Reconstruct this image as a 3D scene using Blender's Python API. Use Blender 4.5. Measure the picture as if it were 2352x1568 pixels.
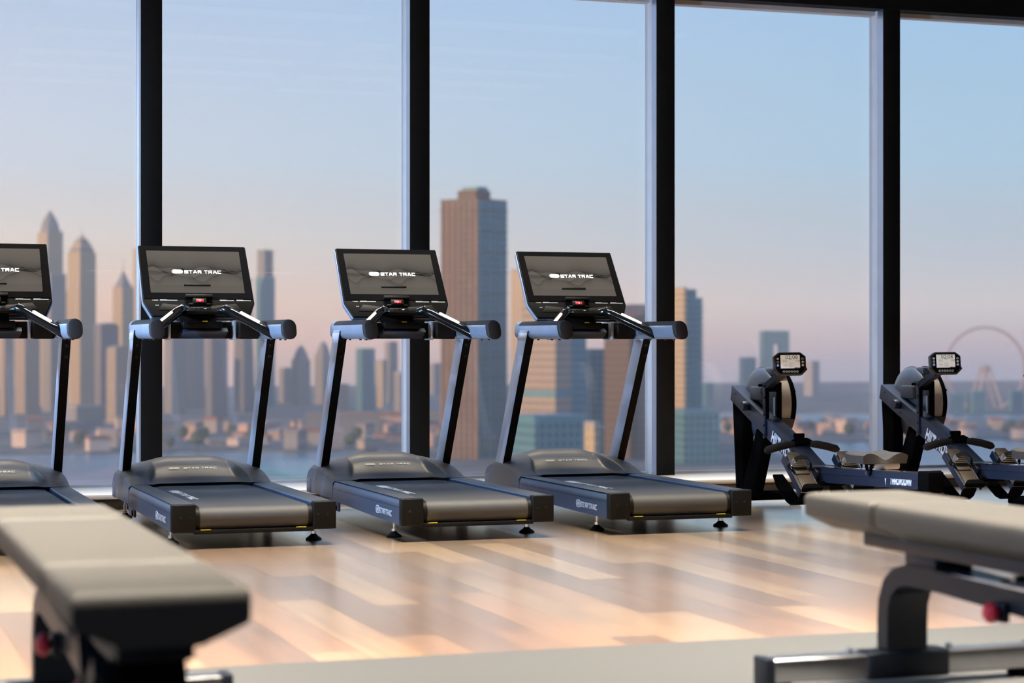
import bpy, bmesh, math, random
from mathutils import Vector, Matrix

for o in list(bpy.data.objects):
    bpy.data.objects.remove(o)
random.seed(7)
SC = bpy.context.scene
COL = SC.collection
R = math.radians
PI = math.pi

# ------------------------------------------------------------------ camera
F_PX = 4600.0
YAW = math.atan2(F_PX, 13274.0)          # window wall recedes to the right
cam_d = bpy.data.cameras.new('camera')
cam = bpy.data.objects.new('camera', cam_d)
COL.objects.link(cam)
cam.location = (0, 0, 1.15)
cam.rotation_euler = (PI / 2, 0, -YAW)
cam_d.sensor_width = 36.0
cam_d.lens = 36.0 * F_PX / 2352.0
cam_d.clip_start = 0.05
cam_d.clip_end = 30000
cam_d.dof.use_dof = True
cam_d.dof.focus_distance = 12.9
cam_d.dof.aperture_fstop = 2.0
SC.camera = cam

# ------------------------------------------------------------------ view
SC.view_settings.view_transform = 'Standard'
SC.view_settings.look = 'None'
SC.view_settings.exposure = 0.0
SC.view_settings.gamma = 1.0
SC.view_settings.use_curve_mapping = False
SC.cycles.use_denoising = True
SC.cycles.max_bounces = 5
SC.cycles.diffuse_bounces = 2
SC.cycles.glossy_bounces = 3
SC.cycles.transparent_max_bounces = 16
SC.cycles.volume_bounces = 0
SC.cycles.use_adaptive_sampling = True
SC.cycles.adaptive_threshold = 0.05
SC.cycles.sample_clamp_indirect = 6.0

# ------------------------------------------------------------------ sky (dusk: peach at the horizon, blue above, warmer towards the sun on the left)
def lin(r, g, b):
    def c(v):
        v /= 255.0
        return v / 12.92 if v <= 0.04045 else ((v + 0.055) / 1.055) ** 2.4
    return (c(r), c(g), c(b), 1.0)

SUN_AZ = R(-100)                          # bearing from +y towards -x: low, left, a little behind the facade
SUN_EL = R(9)
sun_dir = Vector((math.sin(SUN_AZ) * math.cos(SUN_EL), math.cos(SUN_AZ) * math.cos(SUN_EL), math.sin(SUN_EL)))
W = bpy.data.worlds.new('dusk_sky')
SC.world = W
W.use_nodes = True
nt = W.node_tree
nt.nodes.clear()
tc = nt.nodes.new('ShaderNodeTexCoord')
sp = nt.nodes.new('ShaderNodeSeparateXYZ')
nt.links.new(tc.outputs['Generated'], sp.inputs[0])
zr = nt.nodes.new('ShaderNodeMath'); zr.operation = 'MULTIPLY_ADD'; zr.inputs[1].default_value = 1 / 1.06; zr.inputs[2].default_value = .06 / 1.06
nt.links.new(sp.outputs['Z'], zr.inputs[0])
def ramp(stops):
    stops = [((p + .06) / 1.06, c) for p, c in stops]
    n = nt.nodes.new('ShaderNodeValToRGB')
    e = n.color_ramp.elements
    while len(e) > 1:
        e.remove(e[-1])
    e[0].position, e[0].color = stops[0][0], stops[0][1]
    for p, c in stops[1:]:
        k = e.new(p); k.color = c
    nt.links.new(zr.outputs[0], n.inputs[0])
    return n
warm = ramp([(-.03, lin(196, 172, 160)), (0.0, lin(236, 194, 166)), (0.018, lin(243, 205, 172)), (0.052, lin(228, 222, 208)), (0.087, lin(203, 216, 226)),
             (0.126, lin(188, 203, 222)), (0.17, lin(168, 189, 214)), (0.40, lin(138, 170, 216)), (1.0, lin(86, 126, 190))])
cool = ramp([(-.03, lin(150, 168, 190)), (-.012, lin(172, 172, 190)), (0.0, lin(196, 187, 191)), (0.018, lin(214, 213, 210)), (0.052, lin(182, 206, 218)), (0.087, lin(160, 200, 223)),
             (0.126, lin(152, 191, 217)), (0.17, lin(142, 184, 220)), (0.40, lin(120, 160, 214)), (1.0, lin(78, 118, 188))])
dp = nt.nodes.new('ShaderNodeVectorMath'); dp.operation = 'DOT_PRODUCT'
dp.inputs[1].default_value = (math.sin(SUN_AZ), math.cos(SUN_AZ), 0)
nt.links.new(tc.outputs['Generated'], dp.inputs[0])
mr = nt.nodes.new('ShaderNodeMapRange')
mr.inputs['From Min'].default_value = -0.66
mr.inputs['From Max'].default_value = -0.24
nt.links.new(dp.outputs['Value'], mr.inputs['Value'])
mx = nt.nodes.new('ShaderNodeMix'); mx.data_type = 'RGBA'
nt.links.new(mr.outputs[0], mx.inputs['Factor'])
nt.links.new(cool.outputs[0], mx.inputs[6]); nt.links.new(warm.outputs[0], mx.inputs[7])
bg = nt.nodes.new('ShaderNodeBackground'); bg.inputs[1].default_value = 1.36
nt.links.new(mx.outputs[2], bg.inputs[0])
wo = nt.nodes.new('ShaderNodeOutputWorld')
nt.links.new(bg.outputs[0], wo.inputs[0])

# ------------------------------------------------------------------ sun
sd = bpy.data.lights.new('sun', 'SUN')
sd.energy = 5.6; sd.angle = R(1.0); sd.color = (1.0, 0.66, 0.30)
so = bpy.data.objects.new('sun', sd); COL.objects.link(so)
so.rotation_euler = sun_dir.to_track_quat('Z', 'Y').to_euler()
so.location = (-40, -10, 30)

# ------------------------------------------------------------------ materials
def nodes_of(m):
    m.use_nodes = True
    return m.node_tree, m.node_tree.nodes['Principled BSDF']

def mat(name, col, rough=0.5, metal=0.0, noise=0.0, nscale=40.0, bump=0.0, bscale=200.0, spec=0.5, coat=0.0, aniso=0.0, ior=1.5, emit=None, estr=0.0):
    m = bpy.data.materials.new(name)
    t, p = nodes_of(m)
    c = tuple(col[:3]) + (1.0,)
    p.inputs['Base Color'].default_value = c
    p.inputs['Roughness'].default_value = rough
    p.inputs['Metallic'].default_value = metal
    p.inputs['Specular IOR Level'].default_value = spec
    p.inputs['IOR'].default_value = ior
    p.inputs['Coat Weight'].default_value = coat
    p.inputs['Anisotropic'].default_value = aniso
    if emit:
        p.inputs['Emission Color'].default_value = tuple(emit[:3]) + (1,)
        p.inputs['Emission Strength'].default_value = estr
    tcn = t.nodes.new('ShaderNodeTexCoord')
    if noise > 0:
        n = t.nodes.new('ShaderNodeTexNoise'); n.inputs['Scale'].default_value = nscale; n.inputs['Detail'].default_value = 4
        t.links.new(tcn.outputs['Object'], n.inputs['Vector'])
        r = t.nodes.new('ShaderNodeValToRGB')
        r.color_ramp.elements[0].position = 0.3; r.color_ramp.elements[1].position = 0.7
        r.color_ramp.elements[0].color = tuple(v * (1 - noise) for v in c[:3]) + (1,)
        r.color_ramp.elements[1].color = tuple(min(1, v * (1 + noise)) for v in c[:3]) + (1,)
        t.links.new(n.outputs['Fac'], r.inputs[0]); t.links.new(r.outputs[0], p.inputs['Base Color'])
    if bump > 0:
        n = t.nodes.new('ShaderNodeTexNoise'); n.inputs['Scale'].default_value = bscale
        t.links.new(tcn.outputs['Object'], n.inputs['Vector'])
        b = t.nodes.new('ShaderNodeBump'); b.inputs['Strength'].default_value = bump; b.inputs['Distance'].default_value = 0.002
        t.links.new(n.outputs['Fac'], b.inputs['Height']); t.links.new(b.outputs[0], p.inputs['Normal'])
    return m

M = {}
M['frame_black'] = mat('frame_black', (0.007, 0.0065, 0.006), 0.6, noise=.1, nscale=8, spec=.12)
M['alu_light'] = mat('alu_light', (0.50, 0.50, 0.51), 0.5, noise=.04, nscale=6)
M['alu_inner'] = mat('alu_inner', (0.42, 0.52, 0.68), 0.34, metal=1.0, noise=.04, nscale=6)
M['sill'] = mat('sill', (0.46, 0.44, 0.41), 0.5, noise=.03, nscale=3)
M['sill_front'] = mat('sill_front', (0.03, 0.028, 0.026), 0.6)
M['plaster'] = mat('plaster', (0.16, 0.155, 0.15), 0.8, noise=.06, nscale=3)
M['ceiling'] = mat('ceiling', (0.22, 0.215, 0.21), 0.8, noise=.04, nscale=2)
M['mat_grey'] = mat('mat_grey', (0.052, 0.051, 0.049), 0.55, noise=.05, nscale=30, bump=.3, bscale=300)
M['tm_plastic'] = mat('tm_plastic', (0.028, 0.025, 0.022), 0.47, bump=.15, bscale=900, noise=.05, nscale=10)
M['tm_black'] = mat('tm_black', (0.004, 0.004, 0.004), 0.5, bump=.1, bscale=800, spec=.12)
M['tm_side'] = mat('tm_side', (0.016, 0.030, 0.058), 0.38, noise=.05, nscale=5, spec=.8)
M['tm_metal'] = mat('tm_metal', (0.40, 0.48, 0.62), 0.42, metal=.8, noise=.05, nscale=6, bump=.1, bscale=150)
M['tm_rail'] = mat('tm_rail', (0.36, 0.44, 0.58), 0.44, metal=0.85, noise=.05, nscale=8)
M['tm_grip'] = mat('tm_grip', (0.020, 0.018, 0.018), 0.65, bump=.25, bscale=600, noise=.06, nscale=30, spec=.2)
M['tm_belt'] = mat('tm_belt', (0.020, 0.019, 0.019), 0.62, bump=.3, bscale=500, noise=.08, nscale=60)
M['chrome'] = mat('chrome', (0.80, 0.80, 0.82), 0.14, metal=1.0, noise=.02)
M['bolt'] = mat('bolt', (0.05, 0.048, 0.045), 0.35, metal=1.0, noise=.05)
M['glass_black'] = mat('glass_black', (0.004, 0.004, 0.004), 0.08, spec=.5, noise=.02)
M['console_black'] = mat('console_black', (0.008, 0.007, 0.006), 0.5, bump=.1, bscale=700, spec=.10)
M['led'] = mat('led', (1, .9, .75), 0.4, emit=(1.0, 0.80, 0.52), estr=9.0)
M['logo_glow'] = mat('logo_glow', (.9, .88, .85), 0.4, emit=(1.0, 0.97, 0.93), estr=0.9)
M['print_white'] = mat('print_white', (0.60, 0.58, 0.55), 0.5, noise=.02)
M['print_grey'] = mat('print_grey', (0.30, 0.29, 0.27), 0.4, noise=.02)
M['belt_print'] = mat('belt_print', (0.72, 0.70, 0.66), 0.35, noise=.03)
M['red'] = mat('red', (0.62, 0.02, 0.03), 0.4, noise=.05, emit=(.8, .03, .04), estr=.25)
M['knob_red'] = mat('knob_red', (0.45, 0.012, 0.04), 0.32, noise=.05)
M['yellow'] = mat('yellow', (0.60, 0.50, 0.02), 0.5, noise=.05)
M['cyan_icon'] = mat('cyan_icon', (.1, .5, .6), 0.4, emit=(.15, .75, .85), estr=.7)
M['orange_icon'] = mat('orange_icon', (.8, .3, .05), 0.4, noise=.02)
M['row_frame'] = mat('row_frame', (0.007, 0.015, 0.038), 0.45, noise=.05, nscale=6, spec=.35)
M['row_black'] = mat('row_black', (0.0035, 0.0035, 0.004), 0.8, noise=.1, spec=.0)
M['row_cover'] = mat('row_cover', (0.034, 0.044, 0.064), 0.40, noise=.05, nscale=6)
M['row_silver'] = mat('row_silver', (0.52, 0.48, 0.43), 0.4, metal=.2, bump=.5, bscale=400, noise=.06, nscale=80)
M['row_foot'] = mat('row_foot', (0.060, 0.043, 0.029), 0.5, noise=.06, nscale=20, spec=.3)
M['row_seat'] = mat('row_seat', (0.032, 0.030, 0.028), 0.55, noise=.06, nscale=20, bump=.2, bscale=500)
M['strap'] = mat('strap', (0.008, 0.007, 0.006), 0.8, bump=.4, bscale=500, noise=.1, spec=.1)
M['lcd'] = mat('lcd', (0.66, 0.63, 0.58), 0.3, emit=(.95, .90, .84), estr=.28, noise=.01)
M['lcd_ink'] = mat('lcd_ink', (0.05, 0.05, 0.05), 0.5, noise=.02)
M['lcd_faint'] = mat('lcd_faint', (0.40, 0.37, 0.34), 0.5, noise=.02)
M['blue_icon'] = mat('blue_icon', (.02, .15, .7), 0.4, emit=(.02, .2, .9), estr=.6)
M['roller_white'] = mat('roller_white', (0.72, 0.70, 0.70), 0.4, noise=.03)
M['row_dome'] = mat('row_dome', (0.065, 0.085, 0.125), 0.38, noise=.05, nscale=6)
M['print_cool'] = mat('print_cool', (0.78, 0.82, 0.90), 0.5, noise=.02)
M['pale_steel'] = mat('pale_steel', (0.62, 0.68, 0.78), 0.28, metal=.6, noise=.03, nscale=8)
M['bench_pad'] = mat('bench_pad', (0.066, 0.060, 0.053), 0.55, bump=.3, bscale=350, noise=.05, nscale=25, spec=.3)
M['bench_frame'] = mat('bench_frame', (0.008, 0.011, 0.018), 0.42, noise=.06, nscale=8, spec=.3)
M['bench_steel'] = mat('bench_steel', (0.34, 0.34, 0.36), 0.28, metal=1.0, noise=.06, nscale=10)

def wood_material():
    m = bpy.data.materials.new('floor_wood')
    t, p = nodes_of(m)
    tcn = t.nodes.new('ShaderNodeTexCoord')
    oi = t.nodes.new('ShaderNodeObjectInfo')
    add = t.nodes.new('ShaderNodeVectorMath'); add.operation = 'ADD'
    comb = t.nodes.new('ShaderNodeCombineXYZ')
    mul = t.nodes.new('ShaderNodeMath'); mul.operation = 'MULTIPLY'; mul.inputs[1].default_value = 57.0
    t.links.new(oi.outputs['Random'], mul.inputs[0])
    t.links.new(mul.outputs[0], comb.inputs[0]); t.links.new(mul.outputs[0], comb.inputs[1])
    t.links.new(tcn.outputs['Object'], add.inputs[0]); t.links.new(comb.outputs[0], add.inputs[1])
    mp = t.nodes.new('ShaderNodeMapping'); mp.inputs['Scale'].default_value = (22, 1.6, 22)
    t.links.new(add.outputs[0], mp.inputs[0])
    n = t.nodes.new('ShaderNodeTexNoise'); n.inputs['Scale'].default_value = 1.0; n.inputs['Detail'].default_value = 6; n.inputs['Distortion'].default_value = .8
    t.links.new(mp.outputs[0], n.inputs['Vector'])
    r1 = t.nodes.new('ShaderNodeValToRGB')
    e = r1.color_ramp.elements
    e[0].color = (0.13, 0.056, 0.024, 1); e[1].color = (0.42, 0.26, 0.14, 1)
    for ps, cc in ((.22, (0.18, 0.078, 0.032, 1)), (.45, (0.29, 0.135, 0.055, 1)), (.58, (0.20, 0.098, 0.045, 1)), (.80, (0.33, 0.185, 0.085, 1))):
        k = e.new(ps); k.color = cc
    t.links.new(oi.outputs['Random'], r1.inputs[0])
    mixn = t.nodes.new('ShaderNodeMix'); mixn.data_type = 'RGBA'; mixn.blend_type = 'MULTIPLY'
    r2 = t.nodes.new('ShaderNodeValToRGB')
    r2.color_ramp.elements[0].position = .32; r2.color_ramp.elements[0].color = (.76, .73, .70, 1)
    r2.color_ramp.elements[1].position = .65; r2.color_ramp.elements[1].color = (1.08, 1.06, 1.04, 1)
    t.links.new(n.outputs['Fac'], r2.inputs[0])
    mixn.inputs['Factor'].default_value = 1
    t.links.new(r1.outputs[0], mixn.inputs[6]); t.links.new(r2.outputs[0], mixn.inputs[7])
    t.links.new(mixn.outputs[2], p.inputs['Base Color'])
    p.inputs['Roughness'].default_value = 0.5
    p.inputs['Specular IOR Level'].default_value = 0.0
    # amber varnish layer
    gl = t.nodes.new('ShaderNodeBsdfGlossy'); gl.inputs['Roughness'].default_value = .25; gl.inputs['Color'].default_value = (1.0, .92, .78, 1)
    fr = t.nodes.new('ShaderNodeFresnel'); fr.inputs['IOR'].default_value = 1.62
    mxs = t.nodes.new('ShaderNodeMixShader'); fm = t.nodes.new('ShaderNodeMath'); fm.operation = 'MULTIPLY'; fm.inputs[1].default_value = 1.44; fm.use_clamp = True
    t.links.new(fr.outputs[0], fm.inputs[0]); t.links.new(fm.outputs[0], mxs.inputs[0]); t.links.new(p.outputs[0], mxs.inputs[1]); t.links.new(gl.outputs[0], mxs.inputs[2])
    t.links.new(mxs.outputs[0], t.nodes['Material Output'].inputs['Surface'])
    b = t.nodes.new('ShaderNodeBump'); b.inputs['Strength'].default_value = .05; b.inputs['Distance'].default_value = .002
    t.links.new(n.outputs['Fac'], b.inputs['Height']); t.links.new(b.outputs[0], p.inputs['Normal']); t.links.new(b.outputs[0], gl.inputs['Normal'])
    return m
M['wood'] = wood_material()

def glass_material():
    m = bpy.data.materials.new('window_glass')
    m.use_nodes = True
    t = m.node_tree
    t.nodes.clear()
    tr = t.nodes.new('ShaderNodeBsdfTransparent'); tr.inputs[0].default_value = (.985, .99, 1.0, 1)
    gl = t.nodes.new('ShaderNodeBsdfGlossy'); gl.inputs['Roughness'].default_value = 0.0
    lw = t.nodes.new('ShaderNodeLayerWeight'); lw.inputs['Blend'].default_value = .5
    pw = t.nodes.new('ShaderNodeMath'); pw.operation = 'POWER'; pw.inputs[1].default_value = 4
    ma = t.nodes.new('ShaderNodeMath'); ma.operation = 'MULTIPLY_ADD'; ma.inputs[1].default_value = .6; ma.inputs[2].default_value = .035
    mxs = t.nodes.new('ShaderNodeMixShader')
    o = t.nodes.new('ShaderNodeOutputMaterial')
    t.links.new(lw.outputs['Facing'], pw.inputs[0]); t.links.new(pw.outputs[0], ma.inputs[0])
    t.links.new(ma.outputs[0], mxs.inputs[0]); t.links.new(tr.outputs[0], mxs.inputs[1]); t.links.new(gl.outputs[0], mxs.inputs[2])
    t.links.new(mxs.outputs[0], o.inputs[0])
    return m
M['glass'] = glass_material()

def screen_material():
    """dark grey picture with translucent smoke ribbons (flat print of the screen)"""
    m = bpy.data.materials.new('smoke_screen')
    t, p = nodes_of(m)
    tcn = t.nodes.new('ShaderNodeTexCoord')
    sx = t.nodes.new('ShaderNodeSeparateXYZ'); t.links.new(tcn.outputs['Object'], sx.inputs[0])
    def mth(op, a_, b_=None, c_=None, clamp=False):
        n = t.nodes.new('ShaderNodeMath'); n.operation = op; n.use_clamp = clamp
        for i_, v in enumerate((a_, b_, c_)):
            if v is None: continue
            if isinstance(v, (int, float)): n.inputs[i_].default_value = v
            else: t.links.new(v, n.inputs[i_])
        return n.outputs[0]
    X_, Y_ = sx.outputs['X'], sx.outputs['Y']
    total = None
    for k_, (sc, seed, amp, off, wd, sg, st) in enumerate(((3.6, 1.3, .16, .012, .050, 1, .38), (4.4, 5.7, .17, -.012, .045, -1, .36), (5.2, 9.1, .20, -.005, .030, 1, .44), (6.4, 14.2, .17, -.03, .026, -1, .38), (3.0, 21.0, .13, -.02, .07, 1, .20))):
        n = t.nodes.new('ShaderNodeTexNoise'); n.noise_dimensions = '1D'; n.inputs['Scale'].default_value = 1; n.inputs['Detail'].default_value = 1.2
        t.links.new(mth('MULTIPLY_ADD', X_, sc, seed), n.inputs['W'])
        cy = mth('MULTIPLY_ADD', mth('SUBTRACT', n.outputs['Fac'], .5), amp, off)
        d = mth('MULTIPLY', mth('SUBTRACT', Y_, cy), float(sg))
        fade = mth('POWER', 2.718, mth('MULTIPLY', mth('MAXIMUM', d, 0.0), -1.0 / wd))
        edge = mth('MULTIPLY_ADD', d, 900.0, .5, True)
        v = mth('MULTIPLY', mth('MULTIPLY', fade, edge), st)
        total = v if total is None else mth('ADD', total, v)
    # a slightly darker ground in the lower fifth
    low = mth('MULTIPLY', mth('MULTIPLY_ADD', Y_, -120.0, -12.8, True), .12)
    total = mth('ADD', total, low, None, True)
    col = t.nodes.new('ShaderNodeMix'); col.data_type = 'RGBA'
    t.links.new(total, col.inputs['Factor'])
    col.inputs[6].default_value = (.155, .135, .115, 1); col.inputs[7].default_value = (.010, .009, .008, 1)
    p.inputs['Base Color'].default_value = (.006, .006, .006, 1)
    p.inputs['Roughness'].default_value = .12
    p.inputs['Specular IOR Level'].default_value = .25
    t.links.new(col.outputs[2], p.inputs['Emission Color']); p.inputs['Emission Strength'].default_value = .85
    return m
M['screen'] = screen_material()

# ------------------------------------------------------------------ mesh helpers
def tag(o, label=None, cat=None, group=None, kind=None):
    if label: o['label'] = label
    if cat: o['category'] = cat
    if group: o['group'] = group
    if kind: o['kind'] = kind
    return o

def empty(name, loc=(0, 0, 0), rz=0.0, parent=None):
    o = bpy.data.objects.new(name, None); COL.objects.link(o)
    o.location = loc; o.rotation_euler = (0, 0, rz); o.empty_display_size = .1
    if parent: o.parent = parent
    return o

def place(name, me, m=None, parent=None, loc=(0, 0, 0), rz=0.0):
    o = bpy.data.objects.new(name, me); COL.objects.link(o)
    o.location = loc; o.rotation_euler = (0, 0, rz)
    if m is not None and len(me.materials) == 0: me.materials.append(m)
    if parent: o.parent = parent
    return o

def copy_tree(o, parent=None):
    c = o.copy(); COL.objects.link(c); c.parent = parent
    for ch in list(o.children):
        copy_tree(ch, c)
    return c

def frame(o, right, up):
    r = Vector(right).normalized(); u = Vector(up).normalized(); n = r.cross(u)
    return Matrix(((r.x, u.x, n.x, o[0]), (r.y, u.y, n.y, o[1]), (r.z, u.z, n.z, o[2]), (0, 0, 0, 1)))

class MB:
    def __init__(self): self.bm = bmesh.new()
    def _app(self, bm2, mx=None):
        if mx is not None: bmesh.ops.transform(bm2, matrix=mx, verts=bm2.verts)
        me = bpy.data.meshes.new('t'); bm2.to_mesh(me); bm2.free()
        self.bm.from_mesh(me); bpy.data.meshes.remove(me)
        return self
    def box(self, x0, x1, y0, y1, z0, z1, bev=0.0, seg=2, mx=None):
        b = bmesh.new()
        bmesh.ops.create_cube(b, size=1)
        for v in b.verts:
            v.co = Vector(((x0 + x1) / 2 + v.co.x * (x1 - x0), (y0 + y1) / 2 + v.co.y * (y1 - y0), (z0 + z1) / 2 + v.co.z * (z1 - z0)))
        if bev > 0: bmesh.ops.bevel(b, geom=b.edges[:], offset=bev, segments=seg, affect='EDGES', profile=.5)
        return self._app(b, mx)
    def prism(self, pts, t, mx=None, bev=0.0, seg=2):
        """polygon in local XY extruded along +Z by t"""
        b = bmesh.new()
        vs = [b.verts.new((p[0], p[1], 0)) for p in pts]
        f = b.faces.new(vs)
        r = bmesh.ops.extrude_face_region(b, geom=[f])
        for v in r['geom']:
            if isinstance(v, bmesh.types.BMVert): v.co.z += t
        bmesh.ops.recalc_face_normals(b, faces=b.faces)
        if bev > 0: bmesh.ops.bevel(b, geom=b.edges[:], offset=bev, segments=seg, affect='EDGES', profile=.5)
        return self._app(b, mx)
    def cyl(self, p0, p1, r0, r1=None, n=20, bev=0.0):
        r1 = r0 if r1 is None else r1
        p0 = Vector(p0); p1 = Vector(p1); d = p1 - p0
        b = bmesh.new()
        bmesh.ops.create_cone(b, cap_ends=True, segments=n, radius1=r0, radius2=r1, depth=d.length)
        if bev > 0:
            bmesh.ops.bevel(b, geom=[e for e in b.edges if abs(e.verts[0].co.z - e.verts[1].co.z) < 1e-6], offset=bev, segments=2, affect='EDGES', profile=.5)
        q = d.to_track_quat('Z', 'Y').to_matrix().to_4x4()
        return self._app(b, Matrix.Translation((p0 + p1) / 2) @ q)
    def tube(self, path, r, n=12, up=(0, 0, 1), flat=None):
        """round (or elliptic: flat=(ra,rb)) tube along a path; r may be list"""
        P = [Vector(p) for p in path]
        rr = r if isinstance(r, (list, tuple)) else [r] * len(P)
        secs = []
        for i, p in enumerate(P):
            t = (P[min(i + 1, len(P) - 1)] - P[max(i - 1, 0)]).normalized()
            s = t.cross(Vector(up))
            if s.length < 1e-4: s = t.cross(Vector((1, 0, 0)))
            s.normalize(); u = s.cross(t)
            fa, fb = flat if flat else (1, 1)
            secs.append([p + s * (math.cos(a) * rr[i] * fa) + u * (math.sin(a) * rr[i] * fb) for a in [2 * PI * k / n for k in range(n)]])
        return self.loft(secs)
    def sweep(self, path, sec, up=(0, 0, 1)):
        """polygon section (side, up) swept along a path"""
        P = [Vector(p) for p in path]
        secs = []
        for i, p in enumerate(P):
            t = (P[min(i + 1, len(P) - 1)] - P[max(i - 1, 0)]).normalized()
            s = t.cross(Vector(up)).normalized(); u = s.cross(t)
            secs.append([p + s * a + u * b for a, b in sec])
        return self.loft(secs)
    def loft(self, secs, cap=True, closed=True):
        b = bmesh.new()
        vv = [[b.verts.new(p) for p in s] for s in secs]
        n = len(secs[0])
        for i in range(len(secs) - 1):
            for k in range(n if closed else n - 1):
                b.faces.new((vv[i][k], vv[i][(k + 1) % n], vv[i + 1][(k + 1) % n], vv[i + 1][k]))
        if cap and closed:
            b.faces.new(vv[0][::-1]); b.faces.new(vv[-1])
        bmesh.ops.recalc_face_normals(b, faces=b.faces)
        return self._app(b)
    def lathe(self, prof, mx=None, n=32):
        """profile (r, z) around local Z"""
        return self._app(self._lathe(prof, n), mx)
    def _lathe(self, prof, n):
        b = bmesh.new()
        rings = []
        for r, z in prof:
            if r < 1e-6: rings.append([b.verts.new((0, 0, z))])
            else: rings.append([b.verts.new((r * math.cos(2 * PI * k / n), r * math.sin(2 * PI * k / n), z)) for k in range(n)])
        for i in range(len(rings) - 1):
            A, B = rings[i], rings[i + 1]
            for k in range(n):
                k2 = (k + 1) % n
                if len(A) == 1 and len(B) == 1: continue
                if len(A) == 1: b.faces.new((A[0], B[k], B[k2]))
                elif len(B) == 1: b.faces.new((A[k], B[0], A[k2]))
                else: b.faces.new((A[k], A[k2], B[k2], B[k]))
        bmesh.ops.recalc_face_normals(b, faces=b.faces)
        return b
    def raw(self, verts, faces):
        b = bmesh.new()
        vs = [b.verts.new(v) for v in verts]
        for f in faces:
            try: b.faces.new([vs[i] for i in f])
            except ValueError: pass
        return self._app(b)
    def mesh(self, name, m, smooth=35):
        me = bpy.data.meshes.new(name)
        self.bm.to_mesh(me); self.bm.free()
        if smooth:
            me.shade_smooth()
            me.set_sharp_from_angle(angle=R(smooth))
        if m is not None: me.materials.append(m)
        return me
    def build(self, name, m, parent=None, loc=(0, 0, 0), rz=0.0, smooth=35):
        return place(name, self.mesh(name, m, smooth), None, parent, loc, rz)

def rrect(w, h, r, n=4):
    """rounded rectangle polygon centred at 0"""
    r = min(r, w / 2 - 1e-4, h / 2 - 1e-4)
    out = []
    for cx, cy, a0 in ((w / 2 - r, h / 2 - r, 0), (-w / 2 + r, h / 2 - r, 90), (-w / 2 + r, -h / 2 + r, 180), (w / 2 - r, -h / 2 + r, 270)):
        for k in range(n + 1):
            a = R(a0 + 90 * k / n)
            out.append((cx + r * math.cos(a), cy + r * math.sin(a)))
    return out

def text_mesh(name, s, h, width=None, m=None, off=0.0, shear=0.0, depth=0.0):
    """flat lettering centred at 0 in local XY, cap height h, total width fitted"""
    cu = bpy.data.curves.new('t', 'FONT')
    cu.body = s; cu.align_x = 'CENTER'; cu.align_y = 'CENTER'; cu.size = 1; cu.offset = off; cu.shear = shear; cu.extrude = depth
    cu.resolution_u = 3
    o = bpy.data.objects.new('t', cu); COL.objects.link(o)
    dg = bpy.context.evaluated_depsgraph_get(); dg.update()
    me = bpy.data.meshes.new_from_object(o.evaluated_get(dg))
    bpy.data.objects.remove(o); bpy.data.curves.remove(cu)
    me.name = name
    xs = [v.co.x for v in me.vertices]; ys = [v.co.y for v in me.vertices]
    sx0, sx1, sy0, sy1 = min(xs), max(xs), min(ys), max(ys)
    ky = h / (sy1 - sy0); kx = (width / (sx1 - sx0)) if width else ky
    for v in me.vertices:
        v.co.x = (v.co.x - (sx0 + sx1) / 2) * kx
        v.co.y = (v.co.y - (sy0 + sy1) / 2) * ky
        v.co.z *= ky
    me.materials.clear(); me.materials.append(m)
    return me

GLYPH = {
    'S': (1.3, [[(1.25, .87), (.13, .87), (.13, .5), (1.17, .5), (1.17, .13), (.05, .13)]]),
    'T': (1.2, [[(.13, .87), (1.07, .87)], [(.6, .87), (.6, .13)]]),
    'A': (1.35, [[(.14, .10), (.52, .87), (.83, .87), (1.21, .10)], [(.42, .33), (.93, .33)]]),
    'R': (1.3, [[(.13, .13), (.13, .87), (1.12, .87), (1.12, .47), (.13, .47)], [(.75, .42), (1.10, .10)]]),
    'C': (1.3, [[(1.12, .87), (.13, .87), (.13, .13), (1.12, .13)]]),
    'H': (1.15, [[(.13, .13), (.13, .87)], [(1.02, .13), (1.02, .87)], [(.13, .5), (1.02, .5)]]),
    'I': (.26, [[(.13, .13), (.13, .87)]]),
    'O': (1.2, [[(.13, .13), (1.07, .13), (1.07, .87), (.13, .87), (.13, .13)]]),
    'D': (1.2, [[(.13, .13), (.86, .13), (1.07, .34), (1.07, .66), (.86, .87), (.13, .87), (.13, .13)]]),
    'W': (1.5, [[(.13, .90), (.40, .13), (.75, .80), (1.10, .13), (1.37, .90)]]),
    'N': (1.2, [[(.13, .13), (.13, .87), (1.07, .13), (1.07, .87)]]),
    ' ': (.45, []),
}
def block_text(name, s, h, width, m, stroke=.13, shear=0.0, th=.0006, gap=.22):
    """heavy block lettering made of bars, centred at 0 in local XY"""
    quads = []; x = 0.0
    for ch in s:
        w, lines = GLYPH[ch]
        for ln in lines:
            for p, q in zip(ln, ln[1:]):
                p = Vector(p); q = Vector(q); d = (q - p).normalized(); nn = Vector((-d.y, d.x)) * stroke
                e = d * stroke * (1.0 if abs(d.x) < .01 or abs(d.y) < .01 else .45)
                quads.append([(v.x + x, v.y) for v in (p - e + nn, p - e - nn, q + e - nn, q + e + nn)])
        x += w + gap
    tot = x - gap
    b = MB()
    for i_, qd in enumerate(quads):
        z = th * (1 + .02 * (i_ % 5))
        pts = [((px - tot / 2) * width / tot + (py - .5) * h * shear, (py - .5) * h) for px, py in qd]
        b.raw([(px, py, 0) for px, py in pts] + [(px, py, z) for px, py in pts], [(0, 1, 2, 3), (4, 7, 6, 5), (0, 4, 5, 1), (1, 5, 6, 2), (2, 6, 7, 3), (3, 7, 4, 0)])
    bmesh.ops.recalc_face_normals(b.bm, faces=b.bm.faces)
    return b.mesh(name, m, 0)

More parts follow.
